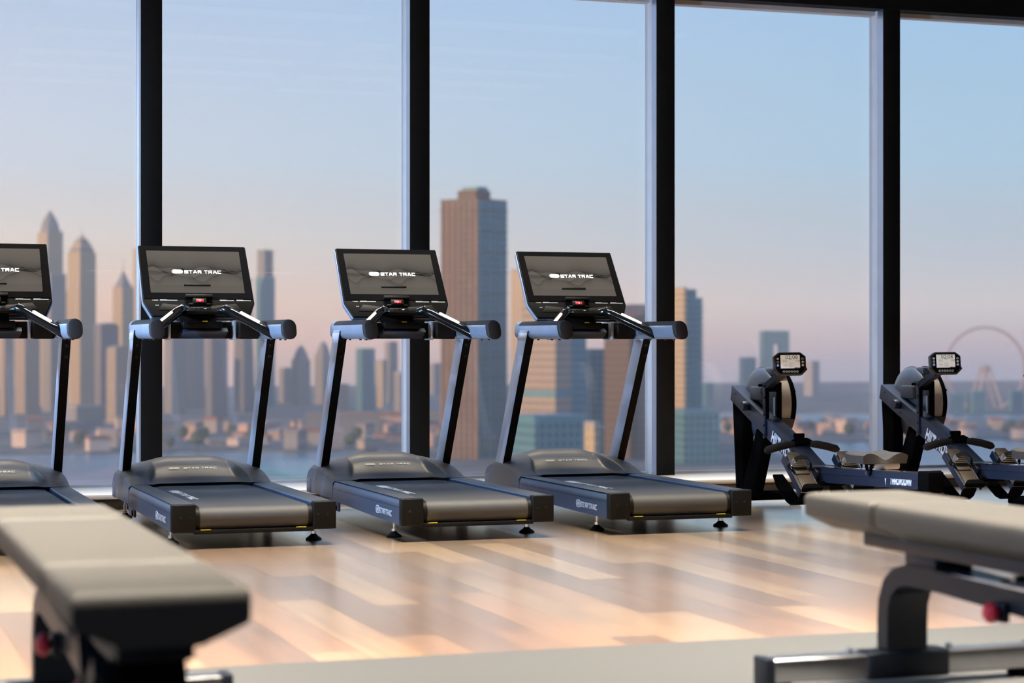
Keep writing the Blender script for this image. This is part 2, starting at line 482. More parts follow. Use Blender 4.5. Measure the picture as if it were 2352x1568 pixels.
def ring2d(mb, w, h, r, t, th, mx=None):
    """flat rounded ring outline, thickness t, height th"""
    A = rrect(w, h, r, 6); B = rrect(w - 2 * t, h - 2 * t, max(r - t, .001), 6)
    n = len(A)
    V = [(p[0], p[1], 0) for p in A] + [(p[0], p[1], 0) for p in B] + [(p[0], p[1], th) for p in A] + [(p[0], p[1], th) for p in B]
    Fc = []
    for i in range(n):
        j = (i + 1) % n
        Fc += [(i, j, n + j, n + i), (2 * n + i, 3 * n + i, 3 * n + j, 2 * n + j), (i, 2 * n + i, 2 * n + j, j), (n + i, n + j, 3 * n + j, 3 * n + i)]
    if mx is not None: V = [mx @ Vector(v) for v in V]
    mb.raw(V, Fc)

def set_mx(o, mx):
    o.matrix_local = mx
    return o

# ================================================================== the room
X0, X1, Y0 = -1.7, 13.0, -5.0
YW = 14.38                 # inner face of the mullions
ZH = 3.85                  # window head
ZC = 4.25
floor = MB().box(X0, X1, Y0, YW, -.12, -.012).build('floor', M['row_black'])
tag(floor, 'warm brown plank floor running up to the windows', 'floor', kind='structure')
plank_me = {}
for L in (1.2, 1.5, 1.8, 2.1):
    plank_me[L] = MB().box(0, .1988, 0, L - .0015, -.012, 0).mesh('plank', M['wood'], smooth=0)
short_me = {}
row = 0
rest = MB()
xr = X0
while xr < X1 - .01:
    y = YW - 1.9 * random.random() + .0
    # planks are laid from the window towards the viewer; first one is cut at the plinth
    y_hi = 13.83
    first = True
    while y_hi > 7.0:
        L = random.choice((1.2, 1.5, 1.8, 2.1))
        if first:
            L = random.choice((1.2, 1.5, 1.8, 2.1)); first = False
        y_lo = y_hi - L
        inside = -1.0 < xr < 9.6
        if inside:
            p = place('plank', plank_me[L], None, floor, (xr, y_lo, 0))
        else:
            rest.box(xr, xr + .1975, y_lo, y_hi - .003, -.012, 0)
        y_hi = y_lo
    xr += .2
r = rest.build('plank_strip', M['wood'], floor, smooth=0); r['kind'] = 'stuff'
mt = MB().box(X0, X1, Y0, 7.0, -.004, .006, bev=.002).build('floor_mat', M['mat_grey'])
tag(mt, 'pale grey rubber floor covering in the foreground under the benches', 'floor mat', kind='structure')

c_ = MB().box(X0, X1, Y0, 15.0, ZC, ZC + .15).build('ceiling', M['ceiling']); tag(c_, 'dim grey ceiling of the gym', 'ceiling', kind='structure')
for nm, a in (('wall_right', (X1, X1 + .15, Y0, 14.9, -.12, ZC + .15)), ('wall_back', (X0 - .15, X1 + .15, Y0 - .15, Y0, -.12, ZC + .15))):
    w = MB().box(*a).build(nm, M['plaster']); tag(w, 'plain grey gym wall', 'wall', kind='structure')
# left side is glazed as well: header, plinth, posts and panes
wl = MB().box(X0 - .2, X0, Y0, 14.9, ZH, ZC + .15).build('wall_left', M['frame_black']); tag(wl, 'black header of the glazed left wall', 'wall', kind='structure')
MB().box(X0 - .2, X0, Y0, 14.9, -.12, .105).build('plinth', M['sill_front'], wl)
for q in range(0, 11):
    yy = Y0 + 1.94 * q
    MB().box(X0 - .2, X0, yy - .07, yy + .07, .105, ZH).build('post', M['frame_black'], wl)
    if q < 10: MB().box(X0 - .11, X0 - .095, yy + .07, yy + 1.87, .105, ZH).build('pane', M['glass'], wl)
# warm louvred strip lights in the ceiling: narrow beams straight down
M['lens'] = mat('lens', (.5, .48, .44), .6, emit=(1, .85, .68), estr=.15)
def strip_light(x, y, lx, power, lab):
    o = empty('strip_light', (x, y, ZC - .001))
    hs_ = MB().box(-lx / 2 - .04, lx / 2 + .04, -.24, .24, -.012, 0, bev=.003).build('housing', M['frame_black'], o)
    MB().box(-lx / 2, lx / 2, -.2, .2, -.016, -.011).build('louvre', M['lens'], o)
    l = bpy.data.lights.new('lamp', 'AREA'); l.shape = 'RECTANGLE'; l.size = lx; l.size_y = .4
    l.energy = power; l.color = (1.0, .91, .76); l.spread = R(40)
    lo = bpy.data.objects.new('lamp', l); COL.objects.link(lo); lo.parent = o; lo.location = (0, 0, -.022)
    tag(o, lab, 'ceiling light', 'ceiling strip lights')
SIDE = ('left', 'middle', 'right')
for y, pw, nm in ((13.3, (50, 46, 60), 'above the treadmill fronts'), (10.6, (95, 85, 75), 'behind the treadmills'), (8.9, (100, 76, 42), 'over the open floor'),
                  (7.4, (120, 90, 50), 'over the mat edge'), (6.3, (105, 105, 75), 'above the bench heads'), (5.0, (100, 110, 80), 'above the bench seats')):
    for i, x in enumerate((.2, 3.5, 6.8)):
        strip_light(x, y, 3.0, pw[i], SIDE[i] + ' louvred ceiling strip light in the row ' + nm)
# unseen cool fill spots, added to turn the left-facing sides blue
def fill_spot(y, power, cone, lab):
    o = empty('fill_spotlight', (X0 + .30, y, 2.5))
    MB().cyl((0, 0, .10), (0, 0, ZC - 2.5), .012, n=10).build('stem', M['frame_black'], o)
    aim = Vector((1, .0, -.13)).normalized()
    hd = MB().cyl(aim * -.12, aim * .08, .075, n=20, bev=.006).build('lamp_head', M['frame_black'], o)
    l = bpy.data.lights.new('lamp', 'SPOT'); l.energy = power; l.color = (.46, .68, 1.0)
    l.spot_size = R(cone); l.spot_blend = .7; l.shadow_soft_size = .12
    lo = bpy.data.objects.new('lamp', l); COL.objects.link(lo); lo.parent = o; lo.location = aim * .10
    lo.rotation_euler = (-aim).to_track_quat('Z', 'Y').to_euler()
    tag(o, lab, 'spotlight', 'added cool fill spots on the left')
for y, p, cn, nm in ((5.7, 650, 60, 'level with the benches'), (8.2, 900, 56, 'level with the mat edge'), (10.8, 1500, 80, 'level with the treadmill ends'), (13.0, 1300, 84, 'closest to the windows')):
    fill_spot(y, p, cn, 'unseen black fill spotlight added by the left glazing, ' + nm)
# front wall: header beam above the glass
wf = MB().box(X0, X1, YW, YW + .26, ZH, ZC).build('wall_front', M['frame_black'])
tag(wf, 'black header beam above the tall windows', 'wall', kind='structure')
MB().box(X0, X1, YW + .14, YW + .24, ZH - .035, ZH).build('head_strip', M['alu_light'], wf)
# sill ledge
ts = MB().box(X0, X1, 13.82, 14.66, .072, .105, bev=.004).build('trim_1', M['sill'])
tag(ts, 'wide cream window sill ledge along the floor', 'window sill', kind='structure')
MB().box(X0, X1, 13.86, 14.66, -.012, .072).build('plinth', M['sill_front'], ts)
MB().box(X0, X1, 13.845, 13.86, .055, .072).build('edge_strip', M['bolt'], ts)
# mullions
MX = [.179 + 2.0 * k for k in range(-2, 7)]
k = 2
for a in MX:
    if a < X0 or a + .152 > X1: continue
    t = MB().box(a, a + .152, YW, YW + .015, .105, ZH, bev=.002).build('trim_%d' % k, M['frame_black'])
    tag(t, 'black vertical window mullion', 'mullion', kind='structure')
    MB().box(a + .001, a + .151, YW + .015, YW + .105, .105, ZH).build('jamb', M['alu_inner'], t)
    MB().box(a, a + .152, YW + .105, YW + .24, .105, ZH, bev=.002).build('cover_strip', M['alu_light'], t)
    k += 1
edges = [X0] + [e for a in MX if a >= X0 for e in (a, a + .152)] + [X1]
n = 1
for i in range(0, len(edges) - 1, 2):
    a, b = edges[i], edges[i + 1]
    if b - a < .2: continue
    w = MB().box(a, b, YW + .19, YW + .206, .105, ZH).build('window_%d' % n, M['glass'])
    tag(w, 'tall clear window pane', 'window', kind='structure')
    MB().box(a, b, YW + .17, YW + .225, .105, .125).build('glazing_bead', M['alu_light'], w)
    n += 1

# ================================================================== treadmill (local: x right, y towards the window, z up, origin under the rear edge)
def smooth01(t):
    t = max(0, min(1, t)); return t * t * (3 - 2 * t)
def interp(tab, v):
    if v <= tab[0][0]: return tab[0][1]
    for (a, fa), (b, fb) in zip(tab, tab[1:]):
        if v <= b: return fa + (fb - fa) * smooth01((v - a) / (b - a)) if False else fa + (fb - fa) * (v - a) / (b - a)
    return tab[-1][1]

STAR = block_text('lettering', 'STAR TRAC', .027, .240, M['logo_glow'], stroke=.115)
STAR_H = block_text('lettering', 'STAR TRAC', .016, .215, M['print_grey'])
STAR_B = block_text('lettering', 'STAR TRAC', .050, .50, M['belt_print'], stroke=.10)
STAR_S = block_text('lettering', 'STARTRAC', .034, .27, M['pale_steel'], th=.003)
ICON_W = text_mesh('icon', '(x)', .012, .02, M['print_white'], off=.01)

def oval_logo(name, w, h, m, parent, mx, th=.0006):
    b = MB()
    ring2d(b, w, h, h / 2, h * .12, th)
    b.prism(rrect(w * .80, h * .58, h * .28, 6), th)
    o = b.build(name, m, parent, smooth=0)
    set_mx(o, mx)
    d = MB()
    for q in (-1, 0, 1): d.prism([(q * w * .15 + math.cos(a) * h * .07, math.sin(a) * h * .07) for a in [2 * PI * i / 8 for i in range(8)]], .0004, Matrix.Translation((0, 0, th)))
    dd = d.build('dot_row', M['console_black'], o, smooth=0); dd['kind'] = 'stuff'
    return o

def make_treadmill():
    root = empty('treadmill')
    # --- side rails
    for s in (-1, 1):
        secs = []
        for y in (.03, .6, 1.2, 1.64):
            zb = .096 + .034 * max(0, (y - .3)) / 1.9
            sec = [(-.4635, zb), (-.4635, .205), (-.460, .225), (-.450, .239), (-.434, .246), (-.336, .246), (-.330, .240), (-.330, zb + .01)]
            secs.append([Vector((-s * x, y, z)) if s > 0 else Vector((x, y, z)) for x, z in sec])
        o = MB().loft(secs).build('side_rail', M['tm_side'], root)
        m = MB()
        xs = sorted((s * .452, s * .345))
        m.box(xs[0], xs[1], .04, 1.62, .2455, .2475, bev=.0008, seg=1)
        m.build('step_cover', M['tm_plastic'], o)
        # thin joint lines of the side panel
        g = MB()
        g.box(*sorted((s * .4632, s * .4640)), .03, 1.62, .196, .198)
        g.box(*sorted((s * .4632, s * .4640)), 1.60, 1.603, .13, .235)
        g.build('panel_seam', M['tm_black'], o)
        # rear end cap
        x0, x1 = sorted((s * .4655, s * .332))
        e = MB().box(x0, x1, -.022, .034, .092, .250, bev=.008, seg=3).build('end_cap', M['tm_black'], root)
        for px, pr in ((s * .415, .008), (s * .362, .006)):
            MB().lathe([(0, .0), (pr * .5, 0), (pr * .5, .002), (pr, .002), (pr, -.003)], frame((px, -.0225, .178), (1, 0, 0), (0, 0, 1)), 14).build('screw', M['bolt'], e)
    # --- running belt around the rear roller
    bel = MB()
    prof = [(1.78, .230), (1.0, .232), (.3, .2325)]
    for k in range(0, 13):
        a = R(90 + 180 * k / 12)
        prof.append((.052 + .066 * math.cos(a), .1665 + .066 * math.sin(a)))
    prof += [(.3, .1005), (1.75, .105)]
    secs = []
    for x in (-.306, .306):
        secs.append([Vector((x, y, z)) for y, z in prof])
    bel.loft(secs, cap=False, closed=True)
    belt = bel.build('running_belt', M['tm_belt'], root)
    mx = frame((-.235, .80, .2335), (0, -1, 0), (1, 0, 0))
    t = place('lettering', STAR_B, None, belt); set_mx(t, mx)
    oval_logo('oval_emblem', .20, .060, M['belt_print'], belt, frame((-.243, 1.17, .2335), (0, -1, 0), (1, 0, 0)))
    MB().cyl((-.331, .052, .1665), (.331, .052, .1665), .0645, n=28).build('rear_roller', M['tm_black'], root)
    rb = MB().box(-.34, .34, -.014, .03, .082, .106, bev=.005).build('rear_bar', M['tm_black'], root)
    for x in (-.275, .265):
        MB().box(x - .028, x + .028, -.0145, .0, .1055, .1085).build('safety_mark', M['yellow'], rb)
    # under-frame
    MB().box(-.30, .30, .10, 1.9, .085, .128).build('deck_underside', M['tm_black'], root)
    # --- motor hood: shaped surface with a recessed centre panel
    NX, NY = 93, 50
    def ystart(u):
        return 1.705 - .10 * smooth01((u - .25) / .085)
    def crest(u):
        return .398 - .022 * smooth01((u - .12) / .16) - .062 * max(0, (u - .20) / .2635) ** 1.6
    side_t = [(1.585, 0.0), (1.64, .06), (1.70, .22), (1.78, .52), (1.86, .75), (1.94, .90), (2.03, .98), (2.12, 1.0), (2.18, .98), (2.25, .80), (2.30, .45), (2.325, 0.0)]
    cen_t = [(1.70, .0), (1.74, .03), (1.80, .08), (1.86, .20), (1.905, .40), (1.94, .58), (1.97, .68), (2.01, .735), (2.045, .80), (2.08, .93), (2.11, .985), (2.14, 1.0), (2.20, .95), (2.26, .75), (2.30, .45), (2.325, 0.0)]
    V, Fc = [], []
    for i in range(NX):
        x = -.4635 + .927 * i / (NX - 1); u = abs(x)
        for j in range(NY):
            y = ystart(u) + (2.325 - ystart(u)) * j / (NY - 1)
            zs = .2475 + (crest(u) - .2475) * interp(side_t, y)
            zc = .2475 + (crest(u) - .2475) * interp(cen_t, y)
            ub = .302 - .062 * smooth01((y - 1.70) / .28)
            t = smooth01((u - ub) / .028)
            z = zc + (zs - zc) * t
            ed = max(0, (u - .440) / .0235)
            z -= .018 * ed * ed
            V.append((x, y, z))
    for i in range(NX - 1):
        for j in range(NY - 1):
            a = i * NY + j
            Fc.append((a, a + NY, a + NY + 1, a + 1))
    for i, sgn in ((0, -1), (NX - 1, 1)):
        SV, SF = [], []
        for j in range(NY):
            v = V[i * NY + j]; SV += [(v[0] + sgn * .0006, v[1], v[2] + .0002), (v[0] + sgn * .0006, v[1], .13)]
        for j in range(NY - 1): SF.append((2 * j, 2 * j + 2, 2 * j + 3, 2 * j + 1))
        MB().raw(SV, SF).build('hood_side', M['tm_side'], root)
    # dark inner lip above the belt
    hood = MB().raw(V, Fc).build('motor_hood', M['tm_plastic'], root, smooth=60)
    lip = MB()
    LV, LF = [], []
    for i in range(31):
        x = -.33 + .66 * i / 30
        y = ystart(abs(x)) + .004
        LV += [(x, y, .2475), (x, y + .012, .231)]
    for i in range(30): LF.append((2 * i, 2 * i + 2, 2 * i + 3, 2 * i + 1))
    lip.raw(LV, LF).build('belt_slot', M['tm_black'], hood)
    mxh = frame((.045, 1.9265, .3285), (1, 0, 0), (0, .79, .61))
    t = place('lettering', STAR_H, None, hood); set_mx(t, mxh)
    oval_logo('oval_emblem', .075, .020, M['print_grey'], hood, frame((-.125, 1.9265, .3285), (1, 0, 0), (0, .79, .61)))
    for s in (-1, 1):
        x0, x1 = sorted((s * .466, s * .34))
        MB().box(x0, x1, 2.20, 2.335, .125, .228, bev=.006).build('front_block', M['tm_side'], root)
    MB().box(-.34, .34, 2.25, 2.32, .12, .26, bev=.01).build('front_panel', M['tm_plastic'], root)
    # --- uprights (lean towards the user)
    for s in (-1, 1):
        pts = [(2.207, .20), (2.045, .20), (1.475, 1.222), (1.640, 1.222)]
        x0 = -.451 if s < 0 else .394
        mxp = Matrix(((0, 0, 1, x0), (1, 0, 0, 0), (0, 1, 0, 0), (0, 0, 0, 1)))
        up = MB().prism(pts, .057, mxp, bev=.005, seg=2).build('upright', M['tm_metal'], root)
        xm = x0 + .0285
        MB().prism([(2.046, .205), (2.043, .205), (1.475, 1.219), (1.478, 1.219)], .053, Matrix.Translation((.002, -.0012, 0)) @ mxp).build('rear_shade_plate', M['tm_black'], up, smooth=0)  # black plate gives the rear face its shade as a colour
        # chrome collar under the handrail
        z0, z1 = 1.158, 1.206
        def ey(z, b): return (2.045 if b else 2.207) - (z - .20) * (.570 if b else .567) / 1.022
        cp = [(ey(z0, 0) + .002, z0), (ey(z0, 1) - .002, z0), (ey(z1, 1) - .002, z1), (ey(z1, 0) + .002, z1)]
        MB().prism(cp, .061, Matrix.Translation((-.002, 0, 0)) @ mxp, bev=.002).build('collar', M['pale_steel'], up)
        for zz in (1.125, 1.055):
            MB().lathe([(0, .006), (.010, .006), (.012, .003), (.012, -.002)], frame((xm + .004, ey(zz, 1) - .001, zz), (1, 0, 0), (0, -.49, .87)), 16).build('bolt', M['bolt'], up)
        for yy in (.03, .10):
            MB().lathe([(0, .012), (.008, .012), (.010, .008), (.010, 0)], frame((x0 if s < 0 else x0 + .057, ey(1.12, 1) + yy + .012, 1.12), (0, -s * 1.0, 0), (0, 0, 1)), 14).build('bolt', M['chrome'], up)
    # --- handrails
    for s in (-1, 1):
        cx = s * .4005
        def sec(w, h, y, slant=0, zc=1.224):
            return [Vector((cx + a, y + slant * b, zc + b)) for a, b in rrect(w, h, min(w, h) * .48, 5)]
        ho = MB().loft([sec(.070, .105, 1.772), sec(.082, .116, 1.764), sec(.084, .118, 1.75), sec(.084, .118, .925, .42)]).build('handrail', M['tm_rail'], root)
        MB().loft([sec(.086, .120, .928, .42), sec(.090, .122, .915, .42), sec(.090, .122, .89, .42), sec(.080, .112, .877, .42), sec(.05, .085, .872, .42)]).build('rail_end', M['tm_grip'], ho)
        # soft top pad
        secs = []
        for y, k in ((1.69, .9), (1.675, 1.0), (.930, 1.0)):
            pts = [(cx + a * k, b) for a, b in rrect(.0875, .1205, .0875 * .48, 5)]
            top = [p for p in pts if p[1] > .0225]
            poly = [Vector((px, y + (.42 * pb if y < 1 else 0), 1.224 + pb * (1 if k == 1 else .985))) for px, pb in top]
            secs.append(poly)
        MB().loft(secs).build('grip_pad', M['tm_grip'], ho)
        for yy in (1.0, 1.14, 1.40):
            MB().cyl((cx, yy, 1.158), (cx, yy, 1.168), .008, n=12).build('bolt', M['bolt'], ho)
    # --- crossbar with pods
    cb = MB().box(-.37, .37, 1.66, 1.74, 1.168, 1.274, bev=.008).build('crossbar', M['tm_black'], root)
    for s in (-1, 1):
        x0, x1 = sorted((s * .225, s * .355))
        pod = MB().box(x0, x1, 1.55, 1.67, 1.166, 1.280, bev=.012, seg=3).build('cup_holder', M['console_black'], cb)
        x0, x1 = sorted((s * .218, s * .200))
        MB().box(x0, x1, 1.60, 1.75, 1.160, 1.284, bev=.004).build('clamp_band', M['pale_steel'], cb)
    MB().prism([(-.145, 0), (.145, 0), (.165, .055), (-.12, .055)], .05, frame((0, 1.66, 1.192), (1, 0, 0), (0, -.45, .75)), bev=.004).build('lower_tray', M['tm_side'], cb)
    hs = MB().box(-.125, .125, 1.575, 1.665, 1.232, 1.279, bev=.010).build('junction_box', M['tm_black'], cb)
    MB().box(-.006, .028, 1.573, 1.576, 1.2755, 1.281).build('caution_label', M['yellow'], hs)
    # neck
    MB().loft([[Vector((x, y, 1.275)) for x, y in ((-.145, 1.60), (.09, 1.60), (.09, 1.70), (-.145, 1.70))], [Vector((x, y, 1.345)) for x, y in ((-.14, 1.66), (.085, 1.66), (.085, 1.76), (-.14, 1.76))]]).build('console_neck', M['console_black'], root)
    # --- console; local plane: u right, v up the slope, origin = bottom edge centre of the picture
    nu = Vector((0, .589, .808)).normalized()
    O = Vector((.004, 1.774, 1.462))
    Cn = frame(O, (1, 0, 0), nu)            # local z = towards the user
    con = MB().prism([(-.352, .389), (-.359, -.072), (-.312, -.188), (.312, -.188), (.359, -.072), (.352, .389)], .050, Matrix.Translation((0, 0, -.052)), bev=.010, seg=3)
    con = con.build('console', M['console_black'], root); set_mx(con, Cn)
    bk = MB().prism([(-.30, .36), (-.31, -.10), (.31, -.10), (.30, .36)], .03, Matrix.Translation((0, 0, -.08)), bev=.012).build('rear_shell', M['tm_side'], con)
    fr = MB()
    # bluish metal rim around the sides
    fr.prism([(-.3545, .382), (-.362, -.073), (-.315, -.191), (.315, -.191), (.362, -.073), (.3545, .382)], .034, Matrix.Translation((0, 0, -.046)), bev=.006)
    fr.build('side_rim', M['tm_rail'], con)
    gl = MB().prism([(-.345, .382), (-.351, -.048), (.351, -.048), (.345, .382)], .004, Matrix.Translation((0, 0, -.003)))
    gl = gl.build('screen_glass', M['glass_black'], con)
    dsp = MB().box(-.303, .303, -.1705, .1705, 0, .0008).build('display', M['screen'], con); dsp.location = (0, .1705, .0012)
    t = place('lettering', STAR, None, con); set_mx(t, Matrix.Translation((.048, .169, .0024)))
    oval_logo('oval_emblem', .072, .031, M['logo_glow'], con, Matrix.Translation((-.117, .171, .0022)), th=.0004)
    MB().box(-.086, .086, .052, .064, .001, .012, bev=.001).build('reflection_bar', M['tm_black'], con)  # dark reflection on the display, put in as a thin black bar
    # printed strip
    for x0, x1, m in ((-.300, -.291, 'orange_icon'), (-.289, -.262, 'print_white'), (-.250, -.140, 'print_white'), (.134, .225, 'print_white'), (.243, .336, 'print_white')):
        MB().box(x0, x1, -.062, -.057, -.0015, -.0005).build('print_line', M[m], con, smooth=0)
        if x1 - x0 > .05: MB().box(x0, x0 + .045, -.0555, -.0535, -.0015, -.0005).build('print_line', M[m], con, smooth=0)
    t = place('icon', ICON_W, None, con); set_mx(t, Matrix.Translation((-.272, -.100, -.0008)))
    # lower moulding and phone shelf
    MB().prism([(-.235, -.085), (-.27, -.14), (.27, -.14), (.235, -.085), (.08, -.105), (-.08, -.105)], .005, Matrix.Translation((0, 0, -.004)), bev=.002).build('lower_moulding', M['tm_black'], con)
    ph = MB().box(-.088, .088, -.050, -.026, -.002, .024, bev=.003).build('phone_shelf', M['tm_black'], con)
    MB().box(-.045, .045, -.0265, -.0235, .006, .020, bev=.001).build('rubber_grip', M['tm_grip'], ph)
    pod = MB().box(-.044, .044, -.098, -.056, -.002, .022, bev=.005).build('button_pod', M['console_black'], con)
    st = MB().box(-.024, .024, -.089, -.068, .0215, .0245, bev=.001).build('stop_button', M['red'], pod)
    rg = MB(); ring2d(rg, .016, .016, .008, .003, .0008, Matrix.Translation((0, -.0785, .0245))); rg.build('ring_mark', M['print_white'], st, smooth=0)
    MB().box(-.072, .072, -.102, -.088, -.002, .010, bev=.004).build('pod_base', M['tm_black'], con)
    pp = MB().box(-.066, .066, -.155, -.126, -.002, .020, bev=.003).build('port_panel', M['console_black'], con)
    for x0, x1 in ((-.034, -.022), (-.008, .008), (.022, .036)):
        MB().box(x0, x1, -.143, -.137, .0195, .0205).build('port', M['row_black'] if x0 < .02 else M['print_white'], pp, smooth=0)
    MB().box(-.066, .066, -.186, -.162, -.004, .016, bev=.004).build('lower_bracket', M['tm_black'], con)
    # --- lighted grip arms
    for s in (-1, 1):
        P0 = Vector((s * .392, 1.26, 1.190)); P1 = Vector((s * .18, 1.515, 1.330)); P2 = Vector((s * .140, 1.555, 1.352)); P3 = Vector((s * .112, 1.60, 1.345))
        path = [P0, P0.lerp(P1, .04), P0.lerp(P1, .33), P0.lerp(P1, .66), P1, P2, P3]
        arm = MB().tube(path, [.022, .033, .034, .033, .034, .034, .026], n=16, flat=(1, .9)).build('grip_arm', M['glass_black'], root)
        d = (P1 - P0).normalized(); sd_ = d.cross(Vector((0, 0, 1))).normalized(); upv = sd_.cross(d)
        nrm = (upv + Vector((0, -.35, 0))).normalized()
        a = P0.lerp(P1, .40) + nrm * .029; b = P0.lerp(P1, .86) + nrm * .0295
        MB().tube([a, a.lerp(b, .03), a.lerp(b, .97), b], [.004, .009, .009, .004], n=10).build('light_strip', M['led'], arm)
        ic = MB().box(-.009, .009, -.0045, -.0025, 0, .0006)
        ic.box(-.002, .006, .0, .002, 0, .0006).box(-.004, 0, .001, .009, 0, .0006)
        ic = ic.build('arm_icon', M['print_white'], arm, smooth=0)
        set_mx(ic, frame(P2 + Vector((0, -.022, .026)), (1, 0, s * -.2), (0, .6, .8)))
        ci = MB().tube([(0, -.012, 0), (.003, -.004, 0), (-.003, .004, 0), (0, .012, 0)], .0018, n=6).build('blue_icon', M['cyan_icon'], arm)
        ci.location = P2 + Vector((-s * .034, -.018, -.004))
    # arm bridge to the console
    MB().box(-.15, .15, 1.575, 1.66, 1.322, 1.345, bev=.008).build('arm_bridge', M['tm_black'], root)
    # --- feet
    for s in (-1, 1):
        for y, big in ((.317, 1), (2.10, 0)):
            f = MB().lathe([(0, .0), (.046, 0), (.047, .008), (.036, .016), (.022, .026), (.017, .034), (0, .034)], n=24)
            f = f.build('levelling_foot', M['tm_black'], root); f.location = (s * .415, y, 0)
            st = MB().cyl((0, 0, .03), (0, 0, .125), .0085, n=14)
            st.cyl((0, 0, .036), (0, 0, .050), .015, n=6)
            st.cyl((0, 0, .060), (0, 0, .085), .0115, n=14).build('stem', M['chrome'], f)
        br = MB().box(*sorted((s * .44, s * .425)), 1.55, 1.78, .05, .13, bev=.004).build('wheel_bracket', M['tm_side'], root)
        MB().cyl((s * .447, 1.60, .072), (s * .420, 1.60, .072), .018, n=18).build('wheel', M['tm_black'], br)
    # chrome emblem on both flanks
    for s in (-1, 1):
        t = place('flank_lettering', STAR_S, None, root); set_mx(t, frame((s * .4645, .318, .150), (0, s, 0), (0, 0, 1)))
        if s < 0: t.matrix_local = frame((-.4645, .318, .150), (0, -1, 0), (0, 0, 1))
        em = MB(); ring2d(em, .075, .048, .024, .008, .002); em.prism(rrect(.045, .022, .010, 5), .002)
        em = em.build('flank_emblem', M['pale_steel'], root, smooth=0)
        set_mx(em, frame((s * .4642, .318 + (.18 if s < 0 else -.18), .152), (0, s, 0), (0, 0, 1)))
    return root

TM_X = 3.618; TM_Y = 11.05
tm0 = make_treadmill()
tm_lab = ['treadmill cut by the left frame edge, only its right half showing',
          'treadmill in front of the first full black mullion, behind the left bench',
          'treadmill between the first and second black mullions, middle one of those fully shown',
          'treadmill nearest the rowing machines, beside the third black mullion']
for i, dx in enumerate((-2.594, -1.313, 0.0, 1.282)):
    o = tm0 if i == 0 else copy_tree(tm0)
    o.location = (TM_X + dx, TM_Y, 0)
    tag(o, tm_lab[i], 'treadmill', 'treadmills lined up along the windows')

# ================================================================== rowing machine (local: x right, y towards the window, z up; origin on the floor near the rear end)
HIIT = block_text('lettering', 'HIIT ROW', .078, .33, M['print_cool'], stroke=.15)
THROW = block_text('lettering', 'THROWDOWN', .045, .25, M['print_cool'], stroke=.15, shear=.15, gap=.16)
DIG = text_mesh('digits', '02:08', .026, .085, M['lcd_ink'], off=-.004)
D2 = text_mesh('digits', '222', .013, .030, M['lcd_faint'])
D3 = text_mesh('digits', '508', .013, .030, M['lcd_faint'])
D4 = text_mesh('digits', '123', .012, .024, M['lcd_faint'])
D5 = text_mesh('digits', '33', .012, .014, M['lcd_faint'])

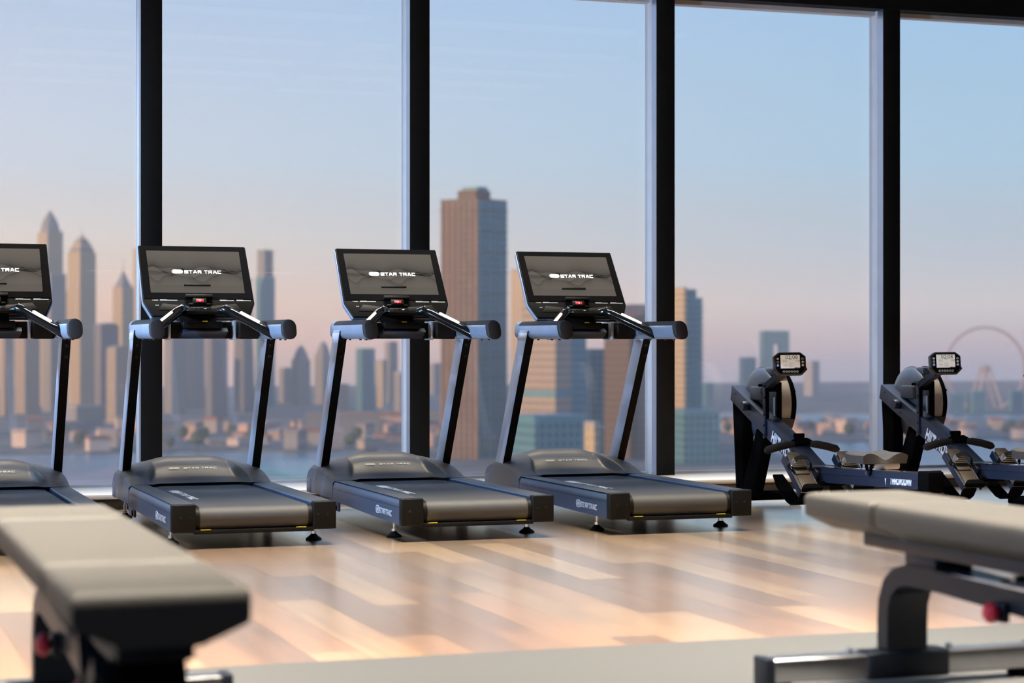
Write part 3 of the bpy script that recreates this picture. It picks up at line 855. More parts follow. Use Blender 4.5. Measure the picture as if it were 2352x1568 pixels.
def make_rower():
    root = empty('rowing_machine')
    yz = lambda x0: Matrix(((0, 0, 1, x0), (1, 0, 0, 0), (0, 1, 0, 0), (0, 0, 0, 1)))   # polygon in (y,z), extruded along +x
    # main sloping beam
    beam = [(2.556, .838), (2.582, .735), (1.30, .185), (1.27, .300), (1.62, .470)]
    bm_ = MB().prism(beam, .11, yz(-.055), bev=.004).build('main_beam', M['row_frame'], root)
    sl = Vector((0, -1.0, -.445)).normalized(); upb = Vector((0, -.445, 1.0)).normalized()
    t = place('lettering', HIIT, None, bm_); set_mx(t, frame((-.0556, 1.770, .440), sl, upb))
    MB().cyl((-.057, 2.50, .780), (-.0545, 2.50, .780), .007, n=12).build('bolt', M['bolt'], bm_)
    MB().cyl((-.057, 2.28, .640), (-.0545, 2.28, .640), .007, n=12).build('bolt', M['bolt'], bm_)
    kn = MB().lathe([(0, .052), (.030, .052), (.034, .046), (.034, .008), (.030, 0), (0, 0)], frame((-.055, 2.285, .700), (0, -1, 0), (0, 0, 1)), 28).build('adjuster_knob', M['row_frame'], root)
    # front legs
    MB().prism([(2.572, .735), (2.395, .660), (2.412, .085), (2.512, .085)], .085, yz(-.0425), bev=.004).build('front_leg', M['row_black'], root)
    MB().prism([(2.185, .545), (2.072, .490), (2.255, .085), (2.435, .085)], .085, yz(-.0425), bev=.004).build('front_leg', M['row_black'], root)
    st = MB().cyl((-.34, 2.40, .062), (.34, 2.40, .062), .034, n=20).build('front_stabilizer', M['row_black'], root)
    MB().box(-.05, .05, 2.25, 2.52, .07, .10, bev=.004).build('stabilizer_plate', M['row_black'], st)
    for s in (-1, 1):
        MB().cyl((s * .33, 2.40, .058), (s * .40, 2.40, .058), .044, n=20, bev=.006).build('stabilizer_end', M['row_cover'], st)
        MB().box(*sorted((s * .34, s * .39)), 2.37, 2.43, 0, .03, bev=.004).build('rubber_foot', M['row_black'], st)
    # flywheel housing
    R0 = .256
    mxw = frame((.135, 2.335, .712), (0, -1, 0), (0, 0, 1))   # local z = -x
    fw = MB().lathe([(0, .115), (.10, .115), (.175, .110), (.222, .100), (.246, .082), (R0, .065), (R0, .056)], mxw, 56).build('flywheel_housing', M['row_dome'], root)
    MB().lathe([(R0 - .010, .062), (R0 - .004, .060), (R0 - .004, -.046), (R0 - .010, -.048)], mxw, 56).build('perforated_band', M['row_silver'], fw)
    MB().lathe([(R0, -.042), (R0 + .004, -.048), (R0, -.072), (.230, -.092), (.17, -.100), (0, -.100)], mxw, 56).build('outer_cover', M['row_black'], fw)
    MB().lathe([(R0, .054), (R0 + .004, .060), (R0 + .001, .067)], mxw, 56).build('rim_edge', M['row_cover'], fw)
    for a in (20, 75, 140, 215, 300):
        ca, sa = math.cos(R(a)), math.sin(R(a))
        MB().cyl((.20, 2.335 - ca * (R0 - .006), .712 + sa * (R0 - .006)), (.20, 2.335 - ca * (R0 + .016), .712 + sa * (R0 + .016)), .008, n=10).build('lug', M['row_black'], fw)
    secs = []
    for q in range(9):
        a = R(-22 - 60 * q / 8); ca, sa = math.cos(a), math.sin(a)
        secs.append([Vector((x, 2.335 - ca * r_, .712 + sa * r_)) for x, r_ in ((.066, R0 - .03), (.066, R0 + .010), (.205, R0 + .010), (.205, R0 - .03))])
    MB().loft(secs).build('lower_guard', M['row_cover'], fw)
    MB().box(.06, .19, 2.16, 2.26, .915, .965, bev=.012).build('top_handle', M['row_cover'], fw)
    # chain box on the beam
    MB().box(-.02, .075, 2.16, 2.34, .740, .835, bev=.012, seg=3).build('chain_box', M['row_cover'], root)
    # monitor bracket: two side plates, cross plates, slot
    br = MB().prism([(2.085, .870), (2.010, .870), (2.000, .500), (2.042, .480), (2.042, .800)], .006, yz(-.064), bev=.001).build('bracket_plate', M['row_frame'], root)
    for zz in (.845, .765, .650, .575, .510):
        MB().cyl((-.070, 2.022, zz), (-.063, 2.022, zz), .008, n=12).build('bolt', M['bolt'], br)
    MB().cyl((-.085, 2.062, .848), (-.063, 2.062, .848), .010, n=12).build('bolt', M['row_black'], br)
    b2 = MB()
    b2.box(-.058, .062, 2.004, 2.044, .805, .870, bev=.003)
    b2 = b2.build('bracket_top', M['row_black'], root)
    MB().box(-.058, -.034, 2.004, 2.044, .535, .806).build('bracket_post', M['row_black'], root)
    MB().box(.040, .062, 2.004, 2.044, .535, .806).build('bracket_post', M['row_black'], root)
    MB().box(-.058, .062, 2.004, 2.044, .500, .536).build('bracket_bottom', M['row_black'], root)
    MB().cyl((.03, 2.05, .765), (.03, 2.05, .62), .010, n=12).build('guide_roller', M['alu_inner'], root)
    # monitor arm
    MB().sweep([(-.035, 2.02, .845), (-.02, 1.95, .885), (.0, 1.80, .958)], [(-.028, -.020), (.028, -.020), (.028, .020), (-.028, .020)]).build('monitor_arm', M['row_frame'], root)
    # monitor (octagonal case)
    Mo = frame((-.005, 1.75, .999), (.985, -.17, 0), (0, .12, .99))
    case = [(-.075, .078), (.075, .078), (.112, .050), (.112, -.022), (.122, -.038), (.080, -.078), (-.080, -.078), (-.122, -.038), (-.112, -.022), (-.112, .050)]
    mo = MB().prism(case, .040, Matrix.Translation((0, 0, -.036)), bev=.004).build('monitor', M['tm_plastic'], root); set_mx(mo, Mo)
    MB().prism([(-.072, .068), (.072, .068), (.100, .046), (.100, -.034), (.074, -.066), (-.074, -.066), (-.100, -.034), (-.100, .046)], .003, Matrix.Translation((0, 0, .0035)), bev=.001).build('face_plate', M['row_black'], mo)
    lc = MB().box(-.068, .068, -.031, .060, .0065, .0085, bev=.0005, seg=1).build('lcd', M['lcd'], mo)
    for me, x, y in ((DIG, .010, .045), (D2, -.038, .020), (D3, .052, .020), (D4, -.036, -.010), (D5, .004, -.012)):
        t = place('digits', me, None, lc); t.location = (x, y, .0088)
    rg = MB(); ring2d(rg, .030, .030, .015, .0012, .0003, Matrix.Translation((.004, -.011, .0086))); rg.build('dial_ring', M['lcd_faint'], lc, smooth=0)
    MB().box(-.006, .012, .0275, .0295, .0085, .0088).build('unit_mark', M['lcd_ink'], lc, smooth=0)
    MB().box(.028, .068, -.031, -.0255, .0086, .0089).build('badge', M['row_black'], lc, smooth=0)
    MB().box(.032, .037, -.0305, -.026, .0089, .0091).build('badge_mark', M['red'], lc, smooth=0)
    MB().box(.041, .066, -.029, -.0275, .0089, .0091).build('badge_text', M['print_white'], lc, smooth=0)
    pts = [(-.087, .034), (-.087, .012), (-.087, -.010), (.087, .034), (.087, .012), (.087, -.010)] + [(-.0475 + .019 * q, -.0525) for q in range(6)]
    for i, (x, y) in enumerate(pts):
        rr = .0085 if i < 6 else .0078
        bt = MB().lathe([(0, .0085), (rr, .0085), (rr, .006)], Matrix.Translation((x, y, 0)), 18).build('button', M['print_white'], mo)
        if i in (1, 2, 3) or i > 5:
            MB().lathe([(0, .0092), (rr * .68, .0092), (rr * .68, .0085)], Matrix.Translation((x, y, 0)), 14).build('button_core', M['blue_icon'] if i == 2 else M['row_black'], bt)
            if i != 2: MB().box(x - .003, x + .003, y - .0014, y + .0014, .0092, .0096).build('button_icon', M['print_white'], bt, smooth=0)
    # pull handle resting in its cradle
    hc = MB().prism([(-.075, -.012), (.075, -.012), (.080, .016), (.045, .036), (-.045, .036), (-.080, .016)], .034, frame((.0, 1.612, .464), (1, 0, 0), (0, .35, 1)), bev=.005).build('pull_handle', M['row_black'], root)
    for s in (-1, 1):
        MB().tube([(s * .060, 1.590, .466), (s * .11, 1.588, .463), (s * .18, 1.586, .450), (s * .255, 1.584, .430), (s * .274, 1.584, .424)], [.020, .026, .0265, .026, .014], n=14).build('grip', M['tm_grip'], hc)
    MB().box(-.020, .020, 1.60, 1.66, .490, .530, bev=.006).build('handle_cradle', M['row_black'], root)
    MB().cyl((-.035, 1.63, .520), (.035, 1.63, .520), .016, n=16).build('cradle_pin', M['row_black'], root)
    # rail
    def rz(y): return .372 - .0305 * y
    secs = []
    for y in (1.46, 0.0):
        z = rz(y)
        secs.append([Vector((a, y, z + b)) for a, b in ((-.042, -.004), (-.042, -.042), (-.036, -.046), (-.036, -.100), (.036, -.100), (.036, -.046), (.042, -.042), (.042, -.004))])
    rail = MB().loft(secs).build('seat_rail', M['row_frame'], root, smooth=0)
    secs = [[Vector((a, y, rz(y) + b)) for a, b in ((-.041, -.004), (.041, -.004), (.041, .002), (-.041, .002))] for y in (1.46, 0.0)]
    MB().loft(secs).build('steel_track', M['chrome'], rail, smooth=0)
    t = place('lettering', THROW, None, rail); set_mx(t, frame((-.0368, .235, .308), (0, -1, .0305), (0, .0305, 1)))
    MB().prism([(0, .055), (.058, .055), (.042, .035), (.036, .035), (.024, -.03), (.016, .035), (.006, .035)], .0006, frame((-.0368, .440, .300), (0, -1, .03), (0, .03, 1))).build('emblem', M['print_cool'], rail, smooth=0)
    ec = MB().box(-.052, .052, -.110, .012, .262, .384, bev=.006).build('rail_end_cap', M['row_black'], root)
    MB().prism([(-.105, .265), (-.005, .265), (-.02, .045), (-.09, .045)], .07, yz(-.035), bev=.004).build('rear_leg', M['row_black'], root)
    rs = MB().cyl((-.30, -.055, .04), (.30, -.055, .04), .030, n=18).build('rear_stabilizer', M['row_black'], root)
    for s in (-1, 1): MB().box(*sorted((s * .27, s * .32)), -.085, -.025, 0, .06, bev=.006).build('rubber_foot', M['row_cover'], rs)
    # seat: saddle shaped
    NX, NY = 17, 9
    V, Fc = [], []
    for i in range(NX):
        x = -.155 + .31 * i / (NX - 1)
        for j in range(NY):
            q = j / (NY - 1)
            y = .475 + .235 * q
            u = abs(x) / .155
            z = .452 + .012 * smooth01(u * 1.3) * 1.0 - .030 * math.exp(-((u - .0) / .33) ** 2) * (1 - smooth01((q - .35) / .5)) - .016 * max(0, u - .82) / .18
            z += .006 * smooth01((q - .7) / .3)
            V.append((x, y, z))
    n0 = len(V)
    V += [(v[0] * .97, .485 + (v[1] - .475) * .92, .398) for v in V]
    for i in range(NX - 1):
        for j in range(NY - 1):
            a = i * NY + j
            Fc.append((a, a + NY, a + NY + 1, a + 1)); Fc.append((n0 + a, n0 + a + 1, n0 + a + NY + 1, n0 + a + NY))
    rim = [i * NY for i in range(NX)] + [(NX - 1) * NY + j for j in range(1, NY)] + [i * NY + NY - 1 for i in range(NX - 2, -1, -1)] + [j for j in range(NY - 2, 0, -1)]
    for a, b in zip(rim, rim[1:] + rim[:1]): Fc.append((a, b, n0 + b, n0 + a))
    sb = MB().raw(V, Fc); bmesh.ops.recalc_face_normals(sb.bm, faces=sb.bm.faces)
    seat = sb.build('seat', M['row_seat'], root, smooth=50)
    for s in (-1, 1):
        MB().prism([(-.050, .0), (-.026, .0), (-.005, -.055), (.005, -.055), (.026, .0), (.050, .0), (.018, -.078), (-.018, -.078)], .012, frame((s * .060 + (.006 if s < 0 else -.006), .600, .398), (0, 1, 0), (0, 0, 1)), bev=.001).build('roller_bracket', M['row_black'], seat)
        MB().cyl((s * .045, .600, .335), (s * .068, .600, .335), .016, n=16).build('guide_wheel', M['row_cover'], seat)
    MB().box(-.06, .06, .55, .65, .386, .399).build('seat_plate', M['row_black'], seat)
    MB().cyl((-.035, .560, .3815), (.135, .560, .3815), .0235, n=20, bev=.003).build('track_roller', M['roller_white'], seat)
    # footplates
    for s in (-1, 1):
        cx = s * .185
        up = Vector((0, .77, .64)).normalized()       # heel -> toe direction
        Fm = frame((cx, 1.232, .300), (1, 0, 0), up)
        base = MB().prism([(-.068, -.155), (.068, -.155), (.068, .150), (.050, .165), (-.050, .165), (-.068, .150)], .014, Matrix.Translation((0, 0, -.016)), bev=.003).build('footplate', M['row_foot'], root)
        set_mx(base, Fm)
        MB().prism([(-.075, -.165), (-.066, -.165), (-.066, .160), (-.075, .160)], .050, Matrix.Translation((0, 0, -.040)), bev=.002).build('side_wall', M['row_frame'], base)
        MB().prism([(.066, -.165), (.075, -.165), (.075, .160), (.066, .160)], .040, Matrix.Translation((0, 0, -.040)), bev=.002).build('side_wall', M['row_frame'], base)
        toe = MB().prism([(-.050, -.02), (.050, -.02), (.050, .155), (.038, .185), (-.038, .185), (-.050, .155)], .014, bev=.004).build('toe_plate', M['row_foot'], base)
        for q in range(6):
            MB().box(-.042, .042, .020 + q * .018, .025 + q * .018, .0138, .0152).build('toe_groove', M['row_black'], toe, smooth=0)
        # heel cup
        MB().prism([(-.072, -.182), (.072, -.182), (.060, -.150), (.036, -.140), (-.036, -.140), (-.060, -.150)], .040, Matrix.Translation((0, 0, 0)), bev=.004).build('heel_cup', M['row_black'], base)
        MB().prism([(-.052, -.140), (.052, -.140), (.048, -.02), (-.048, -.02)], .004, bev=.001).build('heel_rest', M['row_foot'], base)
        # strap arching over the foot
        sp_ = []
        for q in range(13):
            a = PI * q / 12
            sp_.append((math.cos(a) * .082, .045 + .012 * math.sin(a), .0 + .088 * math.sin(a)))
        so_ = MB().sweep(sp_, [(-.016, -.0015), (.016, -.0015), (.016, .0015), (-.016, .0015)], up=(0, 0, 1)) if False else MB().loft([[Vector((p[0], p[1] + dy, p[2])) + Vector((math.cos(PI * i / 12), 0, math.sin(PI * i / 12))) * dz for dy, dz in ((-.016, -.0015), (.016, -.0015), (.016, .0015), (-.016, .0015))] for i, p in enumerate(sp_)])
        so_ = so_.build('foot_strap', M['strap'], base)
        MB().box(-.020, .020, .022, .068, -.002, .004, bev=.001, mx=Matrix.Translation((-.066, 0, .056)) @ Matrix.Rotation(R(-48), 4, 'Y')).build('buckle', M['chrome'], so_)
    # curved guard under the footplates
    for s in (-1, 1):
        gp = [(1.575, .265), (1.50, .205), (1.42, .150), (1.345, .108), (1.29, .094), (1.235, .100), (1.185, .128), (1.150, .175)]
        secs = []
        for i_, (y_, z_) in enumerate(gp):
            y2, z2 = gp[min(i_ + 1, 7)]; y1, z1 = gp[max(i_ - 1, 0)]
            n_ = Vector((0, -(z2 - z1), y2 - y1)).normalized() * .006
            wd = .050 if i_ > 0 else .035
            secs.append([Vector((s * .185 - wd, y_, z_)) - n_, Vector((s * .185 + wd, y_, z_)) - n_, Vector((s * .185 + wd, y_, z_)) + n_, Vector((s * .185 - wd, y_, z_)) + n_])
        MB().loft(secs).build('heel_guard', M['row_black'], root)
    MB().box(-.18, .18, 1.20, 1.26, .215, .245, bev=.004).build('foot_axle', M['row_black'], root)
    MB().box(-.11, .11, 1.30, 1.50, .318, .338, bev=.006).build('deck_plate', M['row_cover'], root)
    return root

rw0 = make_rower()
for i, (dx, lab) in enumerate(((0, 'rowing machine with its wheel left of the fourth black mullion, whole seat showing'),
                               (1.2, 'rowing machine cut by the right frame edge, its wheel in front of the last window'))):
    o = rw0 if i == 0 else copy_tree(rw0)
    o.location = (6.20 + dx, 10.40, 0)
    tag(o, lab, 'rowing machine', 'rowing machines beside the treadmills')

# ------------------------------------------------------------------ fan bike, only the rim of its fan wheel reaches into the frame at the right edge
fb = empty('fan_bike', (8.24, 12.15, 0))
mxw = frame((0, 0, .905), (0, -1, 0), (0, 0, 1))
cg = MB().lathe([(0, .05), (.16, .06), (.24, .05), (.262, .02), (.262, -.02), (.24, -.05), (.16, -.06), (0, -.05)], mxw, 48).build('fan_wheel', M['row_black'], fb)
MB().lathe([(.258, .026), (.270, .018), (.270, -.018), (.258, -.026)], mxw, 48).build('rim_ring', M['alu_light'], cg)
for q in range(8):
    a = 2 * PI * q / 8
    MB().box(-.066, -.060, -.008, .008, .07, .23, bev=.002, mx=Matrix.Translation((0, 0, .905)) @ Matrix.Rotation(a, 4, 'X')).build('spoke', M['row_frame'], cg)
MB().prism([(-.04, .905), (.04, .905), (.10, .05), (-.10, .05)], .04, Matrix(((0, 0, 1, .075), (1, 0, 0, 0), (0, 1, 0, 0), (0, 0, 0, 1))), bev=.004).build('fork', M['row_black'], fb)
MB().prism([(-.04, .905), (.04, .905), (.10, .05), (-.10, .05)], .04, Matrix(((0, 0, 1, -.115), (1, 0, 0, 0), (0, 1, 0, 0), (0, 0, 0, 1))), bev=.004).build('fork', M['row_black'], fb)
MB().box(-.27, .27, -.12, .12, 0, .055, bev=.01).build('front_base', M['row_black'], fb)
MB().sweep([(0, -.06, .10), (0, -.55, .30), (0, -1.05, .10)], [(-.035, -.035), (.035, -.035), (.035, .035), (-.035, .035)]).build('main_frame', M['row_frame'], fb)
MB().box(-.25, .25, -1.12, -.98, 0, .10, bev=.01).build('rear_base', M['row_black'], fb)
MB().cyl((0, -.70, .24), (0, -.86, .82), .025, n=16).build('seat_post', M['chrome'], fb)
MB().loft([[Vector((a, y, z + b)) for a, b in rrect(w, h, .02, 3)] for y, w, h, z in ((-.62, .06, .04, .85), (-.80, .16, .06, .85), (-.98, .24, .07, .86), (-1.0, .20, .05, .86))]).build('saddle', M['row_seat'], fb)
for s in (-1, 1):
    MB().tube([(s * .12, -.25, .35), (s * .16, -.30, .80), (s * .20, -.42, 1.15), (s * .20, -.52, 1.20)], .018, n=12).build('handle_lever', M['row_frame'], fb)
tag(fb, 'fan bike with a black spoked wheel, just entering at the right frame edge', 'exercise bike')

# ================================================================== adjustable bench (local origin: floor under the far end centre; y towards the window)
def pad_mesh(L, w=.385, t=.125, r_near=.008):
    r = .022
    top = .62
    prof = []
    for k in range(0, 7):
        a = R(90 - 90 * k / 6); prof.append((w / 2 - r + r * math.cos(a), top - r + r * math.sin(a)))
    prof += [(w / 2 - .001, top - .072), (w / 2 - .008, top - .082), (w / 2 - .108, top - t)]
    full = prof + [(-x, z) for x, z in prof[::-1]]
    secs = []
    rf = .022
    ends = [(-rf + rf * math.cos(R(a)), rf * math.sin(R(a)) - rf) for a in (0, 30, 60, 90)]
    ends += [(-L + r_near - r_near * math.cos(R(a)), r_near * math.sin(R(a)) - r_near) for a in (90, 72, 54, 36, 18, 0)]
    for y, dz in ends:
        kx = 1 + dz * .35
        secs.append([Vector((x * kx, y, min(z, top + dz) if z > .58 else z)) for x, z in full])
    return MB().loft(secs)

def make_bench():
    root = empty('weight_bench')
    y = 0.0
    for nm, L in (('head_pad', .495), ('back_pad', 1.255), ('seat_pad', .54)):
        o = pad_mesh(L - (.040 if nm != 'seat_pad' else .0), r_near=.040 if nm == 'seat_pad' else .022).build(nm, M['bench_pad'], root, smooth=40); o.location = (0, y, 0)
        sm = MB()
        for s in (-1, 1): sm.box(*sorted((s * .190, s * .1925)), -L + .045, -.035, .548, .5505)
        y -= L
    # pad carrier
    car = MB().box(-.085, .085, -2.20, -.22, .452, .496, bev=.006).build('pad_carrier', M['bench_frame'], root)
    for yy in (-.35, -.62, -1.62, -1.9): MB().cyl((0, yy, .492), (0, yy, .500), .016, n=14).build('carrier_bolt', M['bench_steel'], car)
    # arch and beam: swept rectangular tube
    path = [(0, -.335, .09), (0, -.335, .20), (0, -.340, .27), (0, -.365, .325), (0, -.415, .362), (0, -.48, .378), (0, -.60, .382), (0, -1.2, .360), (0, -1.75, .330), (0, -2.00, .300), (0, -2.10, .235), (0, -2.12, .09)]
    sec = [(-.076, -.034), (.076, -.034), (.076, .034), (-.076, .034)]
    MB().sweep(path, sec, up=(0, .5, .9)).build('main_frame', M['bench_frame'], root, smooth=30)
    # hinge block between beam and carrier
    MB().box(-.070, .070, -.66, -.47, .405, .456, bev=.006).build('spacer_block', M['bench_frame'], root)
    MB().box(-.064, -.046, -1.45, -.62, .398, .412, bev=.003).build('guide_rod', M['chrome'], root)
    lad = MB().box(-.05, .05, -1.95, -1.00, .400, .425, bev=.004).build('adjust_ladder', M['bench_frame'], root)
    for q in range(7):
        MB().cyl((-.056, -1.08 - q * .12, .432), (.056, -1.08 - q * .12, .432), .010, n=10).build('ladder_rung', M['bench_steel'], lad)
    # pop pins
    for yy, zz in ((-1.06, .332), (-1.86, .330)):
        k = MB().lathe([(0, .066), (.018, .064), (.030, .052), (.032, .040), (.024, .030), (.012, .026), (.012, 0)], frame((-.076, yy, zz), (0, -1, 0), (0, 0, 1)), 24).build('pop_pin_knob', M['knob_red'], root)
        MB().box(-.10, -.074, yy - .035, yy + .035, zz - .030, zz + .030, bev=.006).build('pin_housing', M['bench_frame'], k)
    # crossbars on the floor
    for yy, hl in ((-.335, .53), (-2.12, .30)):
        cb = MB().box(-hl + .03, hl - .03, yy - .045, yy + .045, .028, .108, bev=.012, seg=3).build('floor_bar', M['bench_steel'], root)
        MB().box(-.155, .155, yy - .052, yy + .052, .022, .114, bev=.012, seg=3).build('bar_sleeve', M['bench_frame'], cb)
        for s in (-1, 1):
            MB().box(*sorted((s * hl, s * (hl - .035))), yy - .050, yy + .050, .012, .112, bev=.008).build('bar_end', M['bench_frame'], cb)
            MB().box(*sorted((s * (hl - .02), s * (hl - .10))), yy - .04, yy + .04, 0, .03, bev=.004).build('rubber_foot', M['row_black'], cb)
            MB().cyl((s * .19, yy + .02, .106), (s * .19, yy + .02, .122), .012, n=12).build('bolt', M['chrome'], cb)
    # rear support post and seat struts
    MB().box(-.075, .075, -2.16, -2.02, .10, .498, bev=.008).build('seat_post', M['row_black'], root)
    for s in (-1, 1):
        MB().sweep([(s * .11, -1.80, .46), (s * .11, -2.02, .14)], [(-.012, -.02), (.012, -.02), (.012, .02), (-.012, .02)]).build('seat_strut', M['bench_frame'], root)
    MB().sweep([(-.10, -1.62, .18), (-.10, -2.02, .42)], [(-.012, -.022), (.012, -.022), (.012, .022), (-.012, .022)]).build('brace', M['bench_frame'], root)
    wt = MB().box(-.050, .050, -.001, .001, -.012, .012)
    wh = MB().cyl((-.06, -2.30, .045), (.06, -2.30, .045), .045, n=20).build('transport_wheel', M['row_black'], root)
    return root

bn0 = make_bench()
bn0.location = (.69, 6.54, .006)
tag(bn0, 'padded bench seen end-on, blurred at the lower left of the photo', 'weight bench', 'padded benches in the foreground')
b1 = copy_tree(bn0); b1.location = (3.44, 6.26, .006)
tag(b1, 'padded bench seen from its side with a red knob, cut by the right frame edge', 'weight bench', 'padded benches in the foreground')

# ================================================================== the city outside, 60 m below
GZ = -60.0
def facade(name, wall, glass, w=3.2, h=3.6, mortar=.9, glow=None):
    m = bpy.data.materials.new(name)
    t, p = nodes_of(m)
    tcn = t.nodes.new('ShaderNodeTexCoord'); s = t.nodes.new('ShaderNodeSeparateXYZ'); t.links.new(tcn.outputs['Object'], s.inputs[0])
    a = t.nodes.new('ShaderNodeMath'); a.operation = 'ADD'; t.links.new(s.outputs['X'], a.inputs[0]); t.links.new(s.outputs['Y'], a.inputs[1])
    c = t.nodes.new('ShaderNodeCombineXYZ'); t.links.new(a.outputs[0], c.inputs[0]); t.links.new(s.outputs['Z'], c.inputs[1])
    b = t.nodes.new('ShaderNodeTexBrick'); b.offset = 0
    b.inputs['Scale'].default_value = 1; b.inputs['Brick Width'].default_value = w; b.inputs['Row Height'].default_value = h; b.inputs['Mortar Size'].default_value = mortar; b.inputs['Mortar Smooth'].default_value = .1
    b.inputs['Color1'].default_value = glass + (1,); b.inputs['Color2'].default_value = tuple(v * .7 for v in glass) + (1,); b.inputs['Mortar'].default_value = wall + (1,)
    t.links.new(c.outputs[0], b.inputs['Vector'])
    t.links.new(b.outputs['Color'], p.inputs['Base Color'])
    mr_ = t.nodes.new('ShaderNodeMapRange'); mr_.inputs['To Min'].default_value = .22; mr_.inputs['To Max'].default_value = .8
    t.links.new(b.outputs['Fac'], mr_.inputs['Value']); t.links.new(mr_.outputs[0], p.inputs['Roughness'])
    return m
FAC = {
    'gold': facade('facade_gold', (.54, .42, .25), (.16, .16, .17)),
    'sand': facade('facade_sand', (.42, .34, .27), (.14, .14, .15)),
    'grey': facade('facade_grey', (.30, .29, .30), (.11, .12, .14)),
    'dark': facade('facade_dark', (.20, .20, .23), (.08, .09, .12)),
    'teal': facade('facade_teal', (.09, .24, .32), (.025, .10, .15)),
    'bronze': facade('facade_bronze', (.15, .095, .065), (.045, .045, .06)),
    'mixed': facade('facade_mixed', (.42, .33, .26), (.10, .15, .20)),
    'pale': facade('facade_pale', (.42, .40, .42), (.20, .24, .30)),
}
M['roof'] = mat('roof', (.28, .27, .27), .8, noise=.1, nscale=.2)
M['slab'] = mat('slab', (.34, .33, .33), .7, noise=.1, nscale=.2)
M['tealslab'] = mat('tealslab', (.09, .25, .33), .5, noise=.1, nscale=.2)
M['pier'] = mat('pier', (.26, .17, .12), .7, noise=.2, nscale=.15)
M['brownslab'] = mat('brownslab', (.13, .09, .07), .7, noise=.1, nscale=.2)

